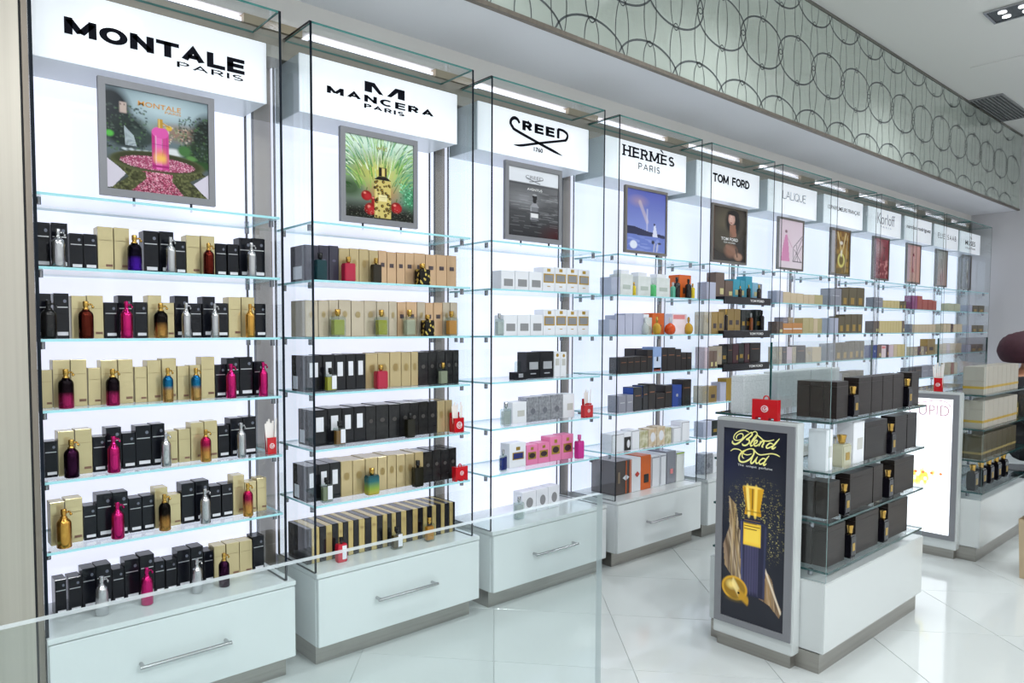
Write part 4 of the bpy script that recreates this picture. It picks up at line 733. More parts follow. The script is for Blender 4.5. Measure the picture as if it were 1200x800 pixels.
# the far bays' cartons, past the three hundred that show largest, as one object
bm = bmesh.new(); fm = []; 
for st, x, y, z, wd, d, h in FAR:
    m = STY[st][0]
    if m not in fm: fm.append(m)
    mi = fm.index(m)
    box(bm, x-wd/2, x+wd/2, y-d/2, y+d/2, z, z+h, mi)
    for n, dm, x0, x1, z0, z1, side in STY[st][2]:
        if side in (1, 3): continue
        if dm not in fm: fm.append(dm)
        box(bm, x+x0*wd, x+x1*wd, y-d/2-.001, y-d/2, z+z0*h, z+z1*h, fm.index(dm))
me = bpy.data.meshes.new('far_cartons'); bm.to_mesh(me); bm.free()
o = obj('far_cartons', me, fm); o['kind'] = 'stuff'; o['label'] = 'many small cartons on the shelves of the six farthest display bays'

# ------------------------------------------------------------------ bottles
def smooth(me):
    for p in me.polygons: p.use_smooth = True
    return me
bm = bmesh.new(); lathe(bm, [(.44,0),(.5,.015),(.5,.60),(.48,.655),(.42,.70),(.33,.735),(.26,.755),(.25,.77)], 22); ALU = smooth(finish(bm, 'bottle_body'))
bm = bmesh.new(); lathe(bm, [(.24,.772),(.24,.80),(.16,.805),(.16,.86),(.19,.865),(.19,.985),(.15,1.0)], 16); ALUCAP = smooth(finish(bm, 'spray_cap'))
bm = bmesh.new(); tube(bm, [(.1,0,.905),(.34,0,.915),(.46,0,.89)], .026)
bmesh.ops.create_uvsphere(bm, u_segments=10, v_segments=6, radius=.5, matrix=Matrix.Translation((.47,0,.845)) @ Matrix.Diagonal((.2,.2,.075,1))); ALUCLIP = smooth(finish(bm, 'cap_clip'))
met = lambda n, c='#808080', r=.22: mat('metal_'+n, c, r, 1.)
ALUS = {
 'a_si': (met('silver', '#c2c3c6'), met('silver'), 'silver aluminium'), 'a_vi': (ramp_mat('fade_violet', [(.0,'#4a1fa0'),(.42,'#3d1787'),(.55,'#0f0a1c'),(1,'#0b0910')]), met('gold', '#c9a254'), 'black and violet'),
 'a_dr': (met('dark_red', '#5a1f18'), met('gold'), 'dark red'), 'a_bk': (mat('enamel_black', '#121213', .15), mat('enamel_black'), 'glossy black'), 'a_br': (met('brown', '#58231a'), met('gold'), 'red-brown'),
 'a_pk': (met('pink', '#c72a72', .2), met('pink'), 'metallic pink'), 'a_bg': (ramp_mat('fade_black_gold', [(0,'#c39250'),(.35,'#a87a40'),(.6,'#1a1512'),(1,'#0e0d0d')]), met('gold'), 'black and gold'),
 'a_go': (met('bright_gold', '#d3a04e'), met('bright_gold'), 'all gold'), 'a_bp': (ramp_mat('fade_black_pink', [(0,'#b52a63'),(.35,'#a0265a'),(.55,'#1b0f16'),(1,'#0e0b0e')]), met('gold'), 'black and pink'),
 'a_te': (ramp_mat('fade_teal_gold', [(0,'#c79a5a'),(.45,'#b7935c'),(.62,'#1d6d93'),(1,'#155a8a')]), met('gold'), 'teal and gold'), 'a_dp': (met('dark_plum', '#30152c'), met('gold'), 'dark plum'),
 'a_rg': (ramp_mat('fade_red_gold', [(0,'#cfa052'),(.4,'#c58a4a'),(.68,'#a01f4c'),(1,'#a8174c')]), met('gold'), 'red and gold'),
}
ALUME = {}
def alu(st):
    if st not in ALUME:
        b, c, _ = ALUS[st]; t = []
        for me, m in ((ALU, b), (ALUCAP, c), (ALUCLIP, c)):
            me = me.copy(); me.materials.append(m); t.append(me)
        ALUME[st] = t
    b, c, k = ALUME[st]; o = obj('perfume_bottle', b, None); obj('spray_cap', c, None, o); obj('cap_clip', k, None, o); return o
def juice(n, c, a=.75):
    return mat('juice_'+n, c, .06, spec=.6, alpha=min(1, a+.12))
CLEARG = glass_mat('flask_glass', '#eaf1ef', 1.6)
bm = bmesh.new(); box(bm, -.5, .5, -.3, .3, 0, .74); FLASK = finish(bm, 'glass_shell', .05, 2)
bm = bmesh.new(); box(bm, -.42, .42, -.22, .22, .06, .62); JUICE = finish(bm, 'perfume', .03, 1)
bm = bmesh.new(); lathe(bm, [(.13,.742),(.13,.80),(.2,.802),(.2,1.0)], 12); FCAP = smooth(finish(bm, 'cap'))
bm = bmesh.new(); box(bm, -.05, .40, -.318, -.306, .12, .68); FLAB = finish(bm, 'label')
bm = bmesh.new(); lathe(bm, [(.2,0),(.4,.06),(.5,.22),(.5,.36),(.4,.52),(.2,.62),(.12,.66)], 18); RND = smooth(finish(bm, 'glass_shell'))
bm = bmesh.new(); lathe(bm, [(.1,.662),(.1,.72),(.16,.74),(.16,.9),(.1,1.)], 10); RCAP = smooth(finish(bm, 'cap'))
bm = bmesh.new(); lathe(bm, [(.46,0),(.5,.03),(.5,.66),(.3,.74)], 14); SLIM = smooth(finish(bm, 'glass_shell'))
LEO = mat('leopard_print', '#b39a45', .2, .4); nt = LEO.node_tree; vo = nt.nodes.new('ShaderNodeTexVoronoi'); vo.inputs['Scale'].default_value = 4.2; tc = nt.nodes.new('ShaderNodeTexCoord')
rp = nt.nodes.new('ShaderNodeValToRGB'); rp.color_ramp.interpolation = 'CONSTANT'; rp.color_ramp.elements[0].color = lin('#c9b45c'); rp.color_ramp.elements[1].position = .36; rp.color_ramp.elements[1].color = lin('#14120c')
nt.links.new(tc.outputs['Generated'], vo.inputs['Vector']); nt.links.new(vo.outputs['Distance'], rp.inputs[0]); nt.links.new(rp.outputs[0], nt.nodes['Principled BSDF'].inputs['Base Color'])
BC = mat('cap_black', '#141416', .2); GC = met('gold'); SCP = met('silver'); WCAP = mat('cap_clear', '#dfe3e6', .1, alpha=.6)
FL = {  # shell material, perfume material or None, cap, label?, look
 'f_te': (mat('glass_dark_teal', '#0f3b42', .06, alpha=.92), None, BC, 0, 'dark teal flat bottle with black cap'), 'f_re': (juice('red', '#b01f3f', .9), None, met('gold'), 0, 'red glass flat bottle with gold cap'),
 'f_dk': (mat('glass_dark_olive', '#2a2418', .06, alpha=.95), None, met('gold'), 0, 'dark olive flat bottle with gold cap'), 'f_le': (LEO, None, met('gold'), 0, 'leopard-patterned bottle'),
 'f_gr': (CLEARG, juice('green', '#a5ac3c'), met('gold'), 0, 'clear bottle of green perfume'), 'f_yg': (CLEARG, juice('yellow_green', '#a8a81e'), met('gold'), 0, 'clear bottle of yellow-green perfume'),
 'f_cl': (CLEARG, juice('pale', '#c9c9b0', .5), met('gold'), 0, 'clear bottle with pale perfume'), 'f_am': (CLEARG, juice('amber', '#d38a1e', .85), met('gold'), 0, 'clear bottle of amber perfume'),
 'f_wl': (CLEARG, juice('yellow', '#bdb427'), BC, 1, 'bottle of yellow perfume with white label'), 'f_wa': (CLEARG, juice('brown', '#8a5f26', .85), BC, 1, 'bottle of brown perfume with white label'),
 'f_wc': (CLEARG, juice('greygreen', '#8d9472', .7), BC, 1, 'clear bottle with tall white label'), 'f_db': (mat('glass_black_olive', '#1f1d12', .08), None, BC, 0, 'black ribbed bottle'),
 'f_gt': (ramp_mat('fade_green_teal', [(0,'#b9a83a'),(.35,'#7f9d35'),(.7,'#0f5f66'),(1,'#0b4550')], .08, 0.), None, met('gold'), 0, 'teal to green flat bottle with gold cap'),
 'f_rw': (juice('scarlet', '#c5213a', .9), None, BC, 1, 'red bottle with pale label'), 'f_dg': (CLEARG, juice('darkgold', '#5d4a1e', .9), BC, 1, 'dark gold bottle with pale label'),
 'f_gl': (CLEARG, juice('water', '#d5d8d6', .4), SCP, 0, 'clear bottle with silver cap'), 'f_wk': (CLEARG, None, BC, 0, 'clear bottle with black cap'), 'f_bl': (CLEARG, juice('blue', '#2c3a94', .8), SCP, 0, 'clear bottle with blue plate'),
 'f_mg': (juice('magenta', '#cf3a97', .95), None, mat('cap_pink', '#d86aa8', .3), 0, 'magenta bottle'),
}
BT = {'b_yl': ('yellow', '#e0c81e', .8, GC), 'b_gn': ('leaf_green', '#58c878', .7, WCAP), 'b_te': ('aqua', '#5fb59a', .75, WCAP), 'b_bk': ('ink', '#151416', 1., BC), 'b_kg': ('smoke', '#2b1b14', 1., GC), 'b_or': ('rust', '#8a4a24', .95, WCAP)}
RN = {'r_cl': ('clear', '#ced6d4', .5), 'r_go': ('golden', '#c79a2e', .85), 'r_or': ('orange', '#d8501c', .92)}
BME = {}
def with_mat(me, m):
    k = (me.name, m.name)
    if k not in BME: c = me.copy(); c.materials.append(m); BME[k] = c
    return BME[k]
def flask(st):
    g, j, c, lb, _ = FL[st]; o = obj('perfume_bottle', with_mat(FLASK, g), None)
    if j: obj('perfume', with_mat(JUICE, j), None, o)
    obj('cap', with_mat(FCAP, c), None, o)
    if lb: obj('label', with_mat(FLAB, WLAB), None, o)
    if st == 'f_bl': obj('label', with_mat(FLAB, mat('plate_blue')), None, o)
    return o
for ln in BOTT.strip().split('\n'):
    k, rows = ln.split('|'); u, s = map(int, k.split(',')); rows = [r.split() for r in rows.split(';')]
    tot, cnt = {}, {}
    for r in rows: tot[r[0]] = tot.get(r[0], 0)+1
    for st, x, wd, h, y, zo in rows:
        x, wd, h, y, zo = (float(v)/1000 for v in (x, wd, h, y, zo)); z = SZ[s]+zo+.0003
        n = cnt.get(st, 0); cnt[st] = n+1; depth = wd
        if st[0] == 'a': o = alu(st); look = ALUS[st][2]+' cylindrical spray bottle'
        elif st[0] == 'f': o = flask(st); look = FL[st][4]
        elif st[0] == 'r':
            nm, c, a = RN[st]; o = obj('perfume_bottle', with_mat(RND, juice(nm+'_round', c, a)), None); obj('cap', with_mat(RCAP, WCAP if st != 'r_go' else GC), None, o); look = f'round {nm} glass bottle'
        else:
            nm, c, a, cp = BT[st]; o = obj('perfume_bottle', with_mat(SLIM, juice(nm+'_slim', c, a)), None); obj('cap', with_mat(FCAP, cp), None, o); look = f'small {nm.replace("_", " ")} bottle'
        o.location = (x, y if st[0] != 'a' else max(y, .012+wd/2), z); o.scale = (wd, wd, h)
        lab = f"{look}, {ORD[n]} such from left, {SHN[s]}, {BAYNAME[u-1]}" if tot[st] > 1 else f"{look} on the {SHN[s]} of the {BAYNAME[u-1]}"
        if len(lab.split()) > 16: lab = lab.replace(' such from left', ' such')
        tag(o, lab, 'perfume bottle', f"bottles on the {SHN[s]} of the {BAYNAME[u-1]}")

# ------------------------------------------------------------------ black trays of the fifth bay
for s in (2, 3, 4):
    tx0, tx1 = 4.16, 4.752
    t = thing('display_tray', f'long black tray with white lettering on the {SHN[s]} of the fifth bay', 'tray', ((tx0+tx1)/2, .05, SZ[s]), 'black lettered trays')
    hw = (tx1-tx0)/2
    boxo('tray_body', (-hw, hw, -.0434, .10, .0002, .0215), mat('tray_black', '#15151b', .25), t, .001)
    boxo('front_board', (-hw, hw, -.051, -.0435, -.024, .0215), mat('tray_black'), t, .001)
    obj('lettering', text_mesh('TOM FORD', (.02, -.007, .2, .008), lambda p: Vector((p[0], -.0517, p[1])), .02), mat('print_white'), t)
# ------------------------------------------------------------------ floor-standing islands in the aisle
def art_oud():
    a = Art(120, 330, '#1b1d2a', '#22242c', 31)
    a.ell(.1, .2, .5, .25, '#262a44', .9, .6); a.ell(.5, .45, .6, .3, '#2a2e3c', .9, .6)
    # wood splinters left and right of the bottle
    m = a.poly([(.10, .36), (.22, .40), (.28, .52), (.38, .58), (.42, .78), (.22, .80), (.05, .73), (.02, .62), (.12, .52)], '#8a7560').astype(float)
    for k in range(46):
        x = .02+.4*a.rng.random(); c = ['#c9b79a', '#5d4c3a', '#a58a5e', '#3f342a'][k % 4]
        d = np.abs(a.X-(x+.06*np.sin(a.Y*9+k)+.25*(a.Y-.6))); a.blend(m*np.clip(1-d/.02, 0, 1)*.7, c)
    m = a.poly([(.70, .70), (.80, .74), (.90, .85), (.97, .89), (.93, .93), (.78, .88), (.62, .86), (.62, .78)], '#7a6450').astype(float)
    for k in range(30):
        x = .6+.4*a.rng.random(); d = np.abs(a.X-(x+.03*np.sin(a.Y*14+k)+.3*(a.Y-.8))); a.blend(m*np.clip(1-d/.018, 0, 1)*.7, ['#b59c7a', '#4a3a2c', '#94764e'][k % 3])
    a.line(.70, .70, .95, .90, .014, '#d8cdb8', .8)
    mask = np.clip(1-np.hypot((a.X-.55)/.55, (a.Y-.42)/.2), 0, 1)+np.clip(1-np.hypot((a.X-.75)/.3, (a.Y-.55)/.14), 0, 1)
    a.fleck(110, 240, .78, '#d9cf7a', .9, np.clip(mask*1.4, 0, 1))
    # the bottle
    a.poly([(.29, .475), (.40, .455), (.62, .455), (.72, .48), (.70, .86), (.33, .86)], '#23243a'); a.rect(.36, .58, .60, .85, '#3c3a58', 1, .02)
    for k in range(12): a.line(.37+.02*k, .6, .37+.02*k, .85, .004, '#4d4b6a' if k % 2 else '#2f2e48', .7)
    a.line(.315, .49, .345, .85, .02, '#4a4e74', .8); a.line(.70, .50, .685, .84, .02, '#343856', .8); a.poly([(.30, .478), (.5, .462), (.71, .482), (.5, .485)], '#2b3350')
    a.rect(.345, .478, .63, .60, '#e3bd3c', 1, .006); a.rect(.36, .485, .62, .594, '#efce52', .8, .02)
    a.poly([(.32, .295), (.66, .295), (.61, .40), (.63, .44), (.36, .44), (.38, .40)], '#c9971f')
    a.line(.40, .305, .43, .43, .03, '#f3d978', .9); a.line(.54, .305, .53, .43, .03, '#f0cf5c', .9); a.line(.485, .30, .485, .40, .012, '#5a3d10', .9); a.line(.35, .30, .40, .42, .015, '#8a6412', .7); a.ell(.49, .295, .17, .008, '#e9c65a', .4); a.rect(.36, .415, .63, .425, '#8f6a18', .8)
    # the funnel
    a.ell(.22, .84, .22, .066, '#c79a2a', .08); a.ell(.22, .84, .19, .055, '#8d6a1c', .12); a.ell(.17, .825, .11, .032, '#e9cf78', .7, .9); a.line(.2, .81, .29, .855, .03, '#f0dc95', .7); a.line(.3, .862, .43, .89, .03, '#b58a26', .95); a.ell(.29, .86, .025, .008, '#1d160a', .4); a.ell(.22, .90, .18, .018, '#5a4a1e', .6, .6)
    return a
def art_bright():
    a = Art(70, 200, '#f4f7fb', '#f1f5fc', 33)
    a.fleck(14, 30, .35, '#efe34a', .9, a.box_mask(0, .50, .72, .68, .05)); a.fleck(18, 40, .55, '#e7d93a', .9, a.box_mask(0, .54, .6, .66, .05)); a.rect(.1, .46, .85, .54, '#e9ebe4', .9, .05)
    for x in (.05, .3, .45, .62, .8): a.ell(x, .555, .045, .012, '#d9702c', .4)
    return a
def island(X0, Y0, lab, tower_lab_art, X1, zs, ytw, sides):
    """X0 tower front, base from X0+.055 to X1, Y0 long front face; zs shelf heights"""
    bx, Y1 = X0+.055, Y0+.43
    t = thing('display_island', lab, 'display stand', (0, 0, 0), 'glass-shelved islands in the aisle')
    LAQ = mat('dimmed_lacquer', '#ccd1d1', .14, coat=.3); cb = boxo('base_cabinet', (bx, X1, Y0, Y1, .0725, .332), LAQ, t, .003)  # white lacquer darkened in colour, standing in for dimmer light on the islands
    boxo('plinth', (bx-.004, X1-.03, Y0+.012, Y1-.012, 0, .072), PLINTH, t)
    boxo('plinth', (X0+.012, bx-.005, ytw[0]+.012, ytw[1]-.012, 0, .05), PLINTH, t)
    tw = boxo('light_tower', (X0, X0+.054, ytw[0], ytw[1], .051, .912), LAQ, t, .003)
    bm = bmesh.new(); ya, yb, za, zb = ytw[0]+.006, ytw[1]-.006, .102, .900; f = .026
    for q in ((ya, yb, za, za+f), (ya, yb, zb-f, zb), (ya, ya+f, za+f, zb-f), (yb-f, yb, za+f, zb-f)): box(bm, X0-.008, X0-.0003, *q)
    obj('tower_frame', finish(bm, 'tower_frame'), FRAME, tw)
    art, glow = tower_lab_art
    pt = lambda p: Vector((X0-.003, yb-f-p[0]*(yb-ya-2*f), za+f+p[1]*(zb-za-2*f)))
    sheet('light_print', art, pt, tw, glow)
    yd = (Y0+Y1)/2
    pane('divider_glass', (bx+.02, X1-.02, yd-.004, yd+.004, .333, 1.205), G_PANE, E_ISL, t)
    pane('end_glass', (bx+.015, bx+.0195, Y0+.004, yd-.005, .333, 1.14), G_PANE, mat('thin_edge', '#8fb3b3', .1, alpha=.7), t)
    pane('end_glass', (X1-.0195, X1-.015, Y0+.004, yd-.005, .333, zs[0]+.004), G_PANE, mat('thin_edge'), t)
    for k, z in enumerate(zs):
        for a, b in ((Y0+.0, yd-.0045), (yd+.0045, Y1)):
            sh = pane('shelf', (bx+.02, X1-.02, a, b, z-.008, z), G_PANE, E_ISL, t)
            if a == Y0:
                for cx in (bx+.05, X1-.06): obj('shelf_clamp', CLAMP, None, sh, (cx, Y0+.07, z-.0082))
    return t
I1 = island(2.67, -1.15, 'white island with a dark gold-lettered bottle picture on its lit end', (art_oud(), .25), 3.745, (.92, .735, .552, .372), (-1.068, -.768), 0)
I2 = island(4.685, -1.12, 'white island farther down the aisle with a bright white lit end panel', (art_bright(), 1.0), 5.70, (.90, .715, .545, .372), (-1.034, -.742), 0)
tw1 = [c for c in I1.children if c.name.startswith('light_tower')][0]; pr1 = tw1
tw2 = [c for c in I2.children if c.name.startswith('light_tower')][0]
# script lettering of the dark panel, traced as pen strokes: (u across towards -y, v up), 0..1 of a 120 x 130 field
PEN = mat('pen_gold', '#dcd98c', .35, emit=.25)
def pen(strokes, wd):
    bm = bmesh.new()
    def to3(p):
        u, v = p[0], p[1]-.126*(p[0]-108)       # page units
        return Vector((2.6655, -.803-(u-108)/475*.232, .886-(v-30)/800*.44))
    for pts, k in strokes: ribbon(bm, pts, [wd*.55]+[wd*k]*(len(pts)-2)+[wd*.5], to3)
    return obj('lettering', finish(bm, 'lettering'), PEN, tw1)
S = 6.15/13.333; c1 = lambda L: [(15*6.15+x*S, 10*6.15+y*S) for x, y in L]
pen([(c1([(240,165),(235,140),(265,105),(315,90),(350,110),(340,160),(280,190),(215,185),(190,150),(215,95),(290,50),(380,45),(450,75)]), .8),
     (c1([(470,85),(400,130),(330,190),(270,235),(210,250),(170,225),(175,195)]), 1.3),
     (c1([(440,100),(490,80),(500,115),(450,160),(410,180),(450,190),(455,230),(400,270),(350,265),(340,240)]), 1.2),
     (c1([(460,250),(510,215),(570,150),(585,100),(550,65),(490,90)]), .8), (c1([(575,110),(520,180),(480,250),(490,280),(520,265)]), 1.3),
     (c1([(520,260),(570,240),(590,205),(560,200),(535,240),(550,280),(590,275),(615,250)]), 1.1),
     (c1([(640,205),(615,290)]), 1.2), (c1([(620,282),(655,226),(696,205),(692,245),(668,292),(690,302)]), 1.2),
     (c1([(848,262),(795,245),(742,285),(745,315),(792,308),(852,272)]), 1.1), (c1([(945,180),(890,240),(830,310),(850,325),(890,300)]), 1.3),
     (c1([(585,115),(640,160),(700,205),(780,212),(860,195)]), .9)], 9.5)
pen([(c1([(140,355),(190,325),(250,325),(310,345),(360,395),(430,415),(500,400)]), .8), (c1([(375,470),(345,445),(345,400),(390,350),(460,325),(520,325)]), .9),
     (c1([(420,335),(340,370),(290,440),(300,505),(360,525),(440,500),(510,445),(540,385),(530,335),(480,322)]), 1.3),
     (c1([(535,330),(580,385),(640,415),(720,410),(820,400),(900,415),(955,445)]), .9),
     (c1([(525,440),(490,510),(500,545),(540,520),(590,450)]), 1.2), (c1([(600,440),(570,510),(590,545),(620,525)]), 1.2),
     (c1([(738,485),(692,470),(640,502),(628,543),(660,553),(728,508)]), 1.1), (c1([(785,430),(735,490),(700,555),(715,570),(745,545)]), 1.3)], 9.5)
pl = lambda x: (lambda p: Vector((x, -p[0], p[1])))
obj('lettering', text_mesh('The  unique  perfume', (.856, .727, .985, .738), pl(2.6655)), mat('print_white'), tw1)
bm = bmesh.new()
for k in range(4): poly2(bm, [(.885, .527-.011*k), (.945-.012*(k % 2), .527-.011*k), (.945-.012*(k % 2), .524-.011*k), (.885, .524-.011*k)], pl(2.6655))
obj('label_lines', finish(bm, 'label_lines'), mat('ink_brown', '#7a5a1e', .5), tw1)
obj('lettering', text_mesh('CUPID', (.80, .78, .985, .838), pl(4.681), -.012), mat('ink_rose', '#d5a3b5', .5), tw2)
bm = bmesh.new(); ribbon(bm, [(.79, .835), (.86, .85), (.93, .865), (.975, .855), (.992, .83)], .004, pl(4.681)); obj('lettering', finish(bm, 'lettering'), mat('ink_rose'), tw2)

# dark wood-grain presentation cases, seen end-on and from the front
WOODC = mat('case_wood', '#2c2523', .34, spec=.3, noise=((1.2, 1.2, 22), '#1d1816', .9, 'Generated'), bump=.1); WOODB = mat('case_black', '#1a1717', .28, spec=.3, noise=((1.2, 1.2, 18), '#2b2624', .8, 'Generated'))
CASE_ME = {}
def case(x0, x1, yf, d, z, h, m, label, group, lid=True):
    k = m.name
    if k not in CASE_ME:
        b = bmesh.new(); box(b, -.5, .5, -.5, .5, 0, .868); A = finish(b, 'case_body', .006, 1); A.materials.append(m)
        b = bmesh.new(); box(b, -.5, .5, -.5, .5, .872, 1.0); B_ = finish(b, 'lid', .006, 1); B_.materials.append(m); CASE_ME[k] = (A, B_)
    o = obj('presentation_case', CASE_ME[k][0], None); obj('lid', CASE_ME[k][1], None, o)
    o.location = ((x0+x1)/2, yf+d/2, z+.0004); o.scale = (x1-x0-.002, d-.002, h)
    return tag(o, label, 'perfume box', group)
ROWS = [(.92, 'top shelf', [(2.850,2.953,.138,.045),(3.050,3.178,.145,.055),(3.181,3.294,.145,.055),(3.297,3.406,.145,.055),(3.409,3.528,.145,.055),(3.624,3.715,.144,.055)], WOODC),
        (.735, 'second shelf', [(3.125,3.357,.150,.055),(3.443,3.582,.150,.055),(3.588,3.705,.150,.055)], WOODB),
        (.552, 'third shelf', [(2.801,2.899,.136,.045),(2.993,3.220,.145,.055),(3.225,3.325,.147,.055),(3.452,3.687,.146,.055)], WOODC),
        (.372, 'lowest shelf', [(2.800,2.961,.150,.05),(3.058,3.292,.150,.055),(3.395,3.624,.150,.055)], WOODC)]
for z, nm, L, m in ROWS:
    for k, (a, b, h, d) in enumerate(L):
        case(a, b, -1.125, d, z, h, m, f'dark wood-grain case, {ORD[k]} in the front row, {nm} of the nearer island', 'dark cases on the nearer island')
    if L[0][0] < 3:
        for q in (1, 2):
            case(L[0][0]-.004*q, L[0][0]+.09, -1.125+L[0][3]*q+.001*q, L[0][3], z, L[0][2], m, f'dark case {"just" if q == 1 else "two places"} behind the front left one, {nm} of the nearer island', 'dark cases on the nearer island')
for k, (a, b, y, d, h) in enumerate(((2.770,2.990,-.82,.05,.150),(3.060,3.370,-.82,.06,.155),(3.375,3.68,-.82,.06,.155))):
    m = mat('speckled_white', '#d4d9dc', .4, noise=((18, 18, 18), '#b9c0c3', .7, 'Generated'))
    o = obj('gift_box', CARD.copy(), [m]); o.location = ((a+b)/2, y+d/2, .9204); o.scale = (b-a, d, h)
    b_ = bmesh.new(); box(b_, -.503, .503, -.506, .506, .84, .846); obj('lid_line', finish(b_, 'lid_line'), mat('seam_grey', '#a4abae', .5), o)
    tag(o, f'large speckled white box, {ORD[k]} from left behind the glass divider, nearer island', 'gift box', 'white boxes behind the divider')
for k, (a, b, h) in enumerate(((2.768, 2.824, .150), (3.013, 3.116, .160))):
    o = carton('wc', 'gift_box'); o.location = ((a+b)/2, -1.125+.03, .7354); o.scale = (b-a, .06, h)
    tag(o, f'{"narrow" if k == 0 else "wider"} white box, {ORD[k]} on the second shelf of the nearer island', 'gift box')
# tall dark bottles with flared gold caps between the cases
bm = bmesh.new(); box(bm, -.5, .5, -.35, .35, 0, .72); OB = finish(bm, 'bottle_body', .06, 2)
bm = bmesh.new(); lathe(bm, [(.16,.725),(.16,.76),(.22,.77),(.2,.82),(.27,.985),(.23,1.0)], 14); OC = smooth(finish(bm, 'gold_cap'))
bm = bmesh.new(); box(bm, -.22, .22, -.372, -.356, .22, .46); OL = finish(bm, 'gold_label')
DG = mat('bottle_black_glass', '#15131a', .08)
def oud(x, y, z, w, h, lab, grp, m=DG):
    o = obj('flared_cap_bottle', with_mat(OB, m), None); obj('gold_cap', with_mat(OC, GC), None, o); obj('gold_label', with_mat(OL, GOLDF), None, o)
    o.location = (x, y, z+.0004); o.scale = (w, w*.8, h); return tag(o, lab, 'perfume bottle', grp)
for x, z, h, lab in ((3.0, .92, .115, 'left of two on the top shelf'), (3.575, .92, .12, 'right of two on the top shelf'), (3.40, .735, .125, 'between the dark cases of the second shelf'),
                     (2.945, .552, .115, 'left of two on the third shelf'), (3.385, .552, .115, 'right of two on the third shelf'), (3.01, .372, .125, 'left of two on the lowest shelf'), (3.345, .372, .13, 'right of two on the lowest shelf')):
    oud(x, -1.123, z, .05, h, f'dark bottle with flared gold cap, {lab}, nearer island', 'gold-capped bottles on the nearer island')
oud(2.93, -1.115, .735, .075, .12, 'pale glass bottle with gold cap between the white boxes, nearer island', None, juice('champagne', '#cfcdb0', .6))

# second island's goods
bands = mat('band_gold', '#c8a53a', .4, .5)
for z, nm, n, h, kind in ((.90, 'top shelf', 8, .150, 'w'), (.715, 'second shelf', 7, .150, 'w'), (.545, 'third shelf', 7, .135, 'o')):
    x0, x1 = 4.80, 5.50; wd = (x1-x0)/n
    for k in range(n):
        m = mat('pearl_board', '#a8a296', .4) if kind == 'w' else mat('olive_board', '#48422e', .4)
        key = 'gb2'+kind
        if key not in BME:
            c = CARD.copy(); c.materials.append(m); BME[key] = c
            b_ = bmesh.new(); box(b_, -.504, .504, -.508, .508, .20, .29); e = finish(b_, 'gold_band'); e.materials.append(bands if kind == 'w' else mat('band_dull', '#8a7a4a', .5)); BME[key+'b'] = e
        o = obj('gift_box', BME[key], None); obj('gold_band', BME[key+'b'], None, o)
        o.location = (x0+wd*(k+.5), -1.055, z+.0004); o.scale = (wd*.96, .09, h)
        tag(o, f"{'pearl white' if kind == 'w' else 'dark olive'} box with gold band, {ORD[k]} from left, {nm} of the farther island", 'gift box', f'banded boxes on the {nm} of the farther island')
for k in range(5): oud(4.83+.15*k, -1.06, .372, .07, .14, f'dark gold-capped bottle, {ORD[k]} from left, lowest shelf of the farther island', 'bottles on the farther island')
for k in range(2): oud(5.56+.07*k, -1.06, .715, .055, .13, f'amber gold-capped bottle, {ORD[k]} past the boxes, second shelf of the farther island', 'bottles on the farther island', juice('amber_dark', '#8a7a1e', .9))
for z, nm in ((.735, 'second'), (.552, 'third')):
    pass

# ------------------------------------------------------------------ red tester holders
RED = mat('red_tin', '#c4121e', .25, coat=.4); EMB = mat('emblem_white', '#e8d9dc', .4); PAPER = mat('blotter_paper', '#f2ece8', .6)
def emblem(parent, y, z, r):
    bm = bmesh.new(); cyl(bm, (0, y, z), (0, y-.0015, z), r, n=18); e = obj('emblem', finish(bm, 'emblem'), EMB, parent)
    bm = bmesh.new(); pts = [(r*.62*math.cos(t), z+r*.62*math.sin(t)) for t in np.linspace(.6, 5.9, 12)]
    ribbon(bm, pts, r*.22, lambda p: Vector((p[0], y-.0021, p[1]))); ribbon(bm, [(-r*.1, z-r*.2), (r*.05, z+r*.3), (r*.3, z-r*.1)], r*.2, lambda p: Vector((p[0], y-.0021, p[1])))
    obj('emblem_mark', finish(bm, 'emblem_mark'), RED, e)
def holder(x, y, z, lab, w=.036, h=.062, n=6, rotz=0.):
    t = thing('blotter_holder', lab, 'tester strip holder', (x, y, z+.0004), 'red tester strip holders', rotz)
    bm = bmesh.new(); q = w/2
    box(bm, -q, q, -q*.6, -q*.5, 0, h); box(bm, -q, q, q*.5, q*.6, 0, h*1.35); box(bm, -q, -q*.92, -q*.5, q*.5, 0, h); box(bm, q*.92, q, -q*.5, q*.5, 0, h); box(bm, -q*.92, q*.92, -q*.5, q*.5, 0, .003)
    obj('tin', finish(bm, 'tin'), RED, t); emblem(t, -q*.6, h*.5, w*.28)
    for k in range(n):
        u = -q*.75+1.5*q*k/(n-1); ln = h*(.95+.25*((k*7) % 3)/2); bm = bmesh.new()
        box(bm, -.0035, .0035, -.0006, .0006, 0, h+ln-.01)
        obj('blotter', finish(bm, 'blotter'), PAPER, t, (u, (-.2+.1*(k % 5))*q, .0035), (0, (k-n/2)*.028, 0))
    return t
def red_case(x, y, z, lab, w, h, rotz=0.):
    t = thing('red_case', lab, 'tester case', (x, y, z+.0004), None, rotz); q = w/2
    bm = bmesh.new(); box(bm, -q, q, -.012, .012, h*.12, h); box(bm, -q, -q*.72, -.012, .012, 0, h*.12); box(bm, q*.72, q, -.012, .012, 0, h*.12); box(bm, -q*.3, q*.3, -.012, .012, 0, h*.12)
    obj('case_body', finish(bm, 'case_body'), RED, t); emblem(t, -.012, h*.55, w*.14)
    bm = bmesh.new(); tube(bm, [(w*.11*math.cos(a), 0, h+w*.14*math.sin(a)) for a in np.linspace(0, math.pi, 9)], .0025); obj('handle', finish(bm, 'handle', smooth=False), RED, t)
    return t
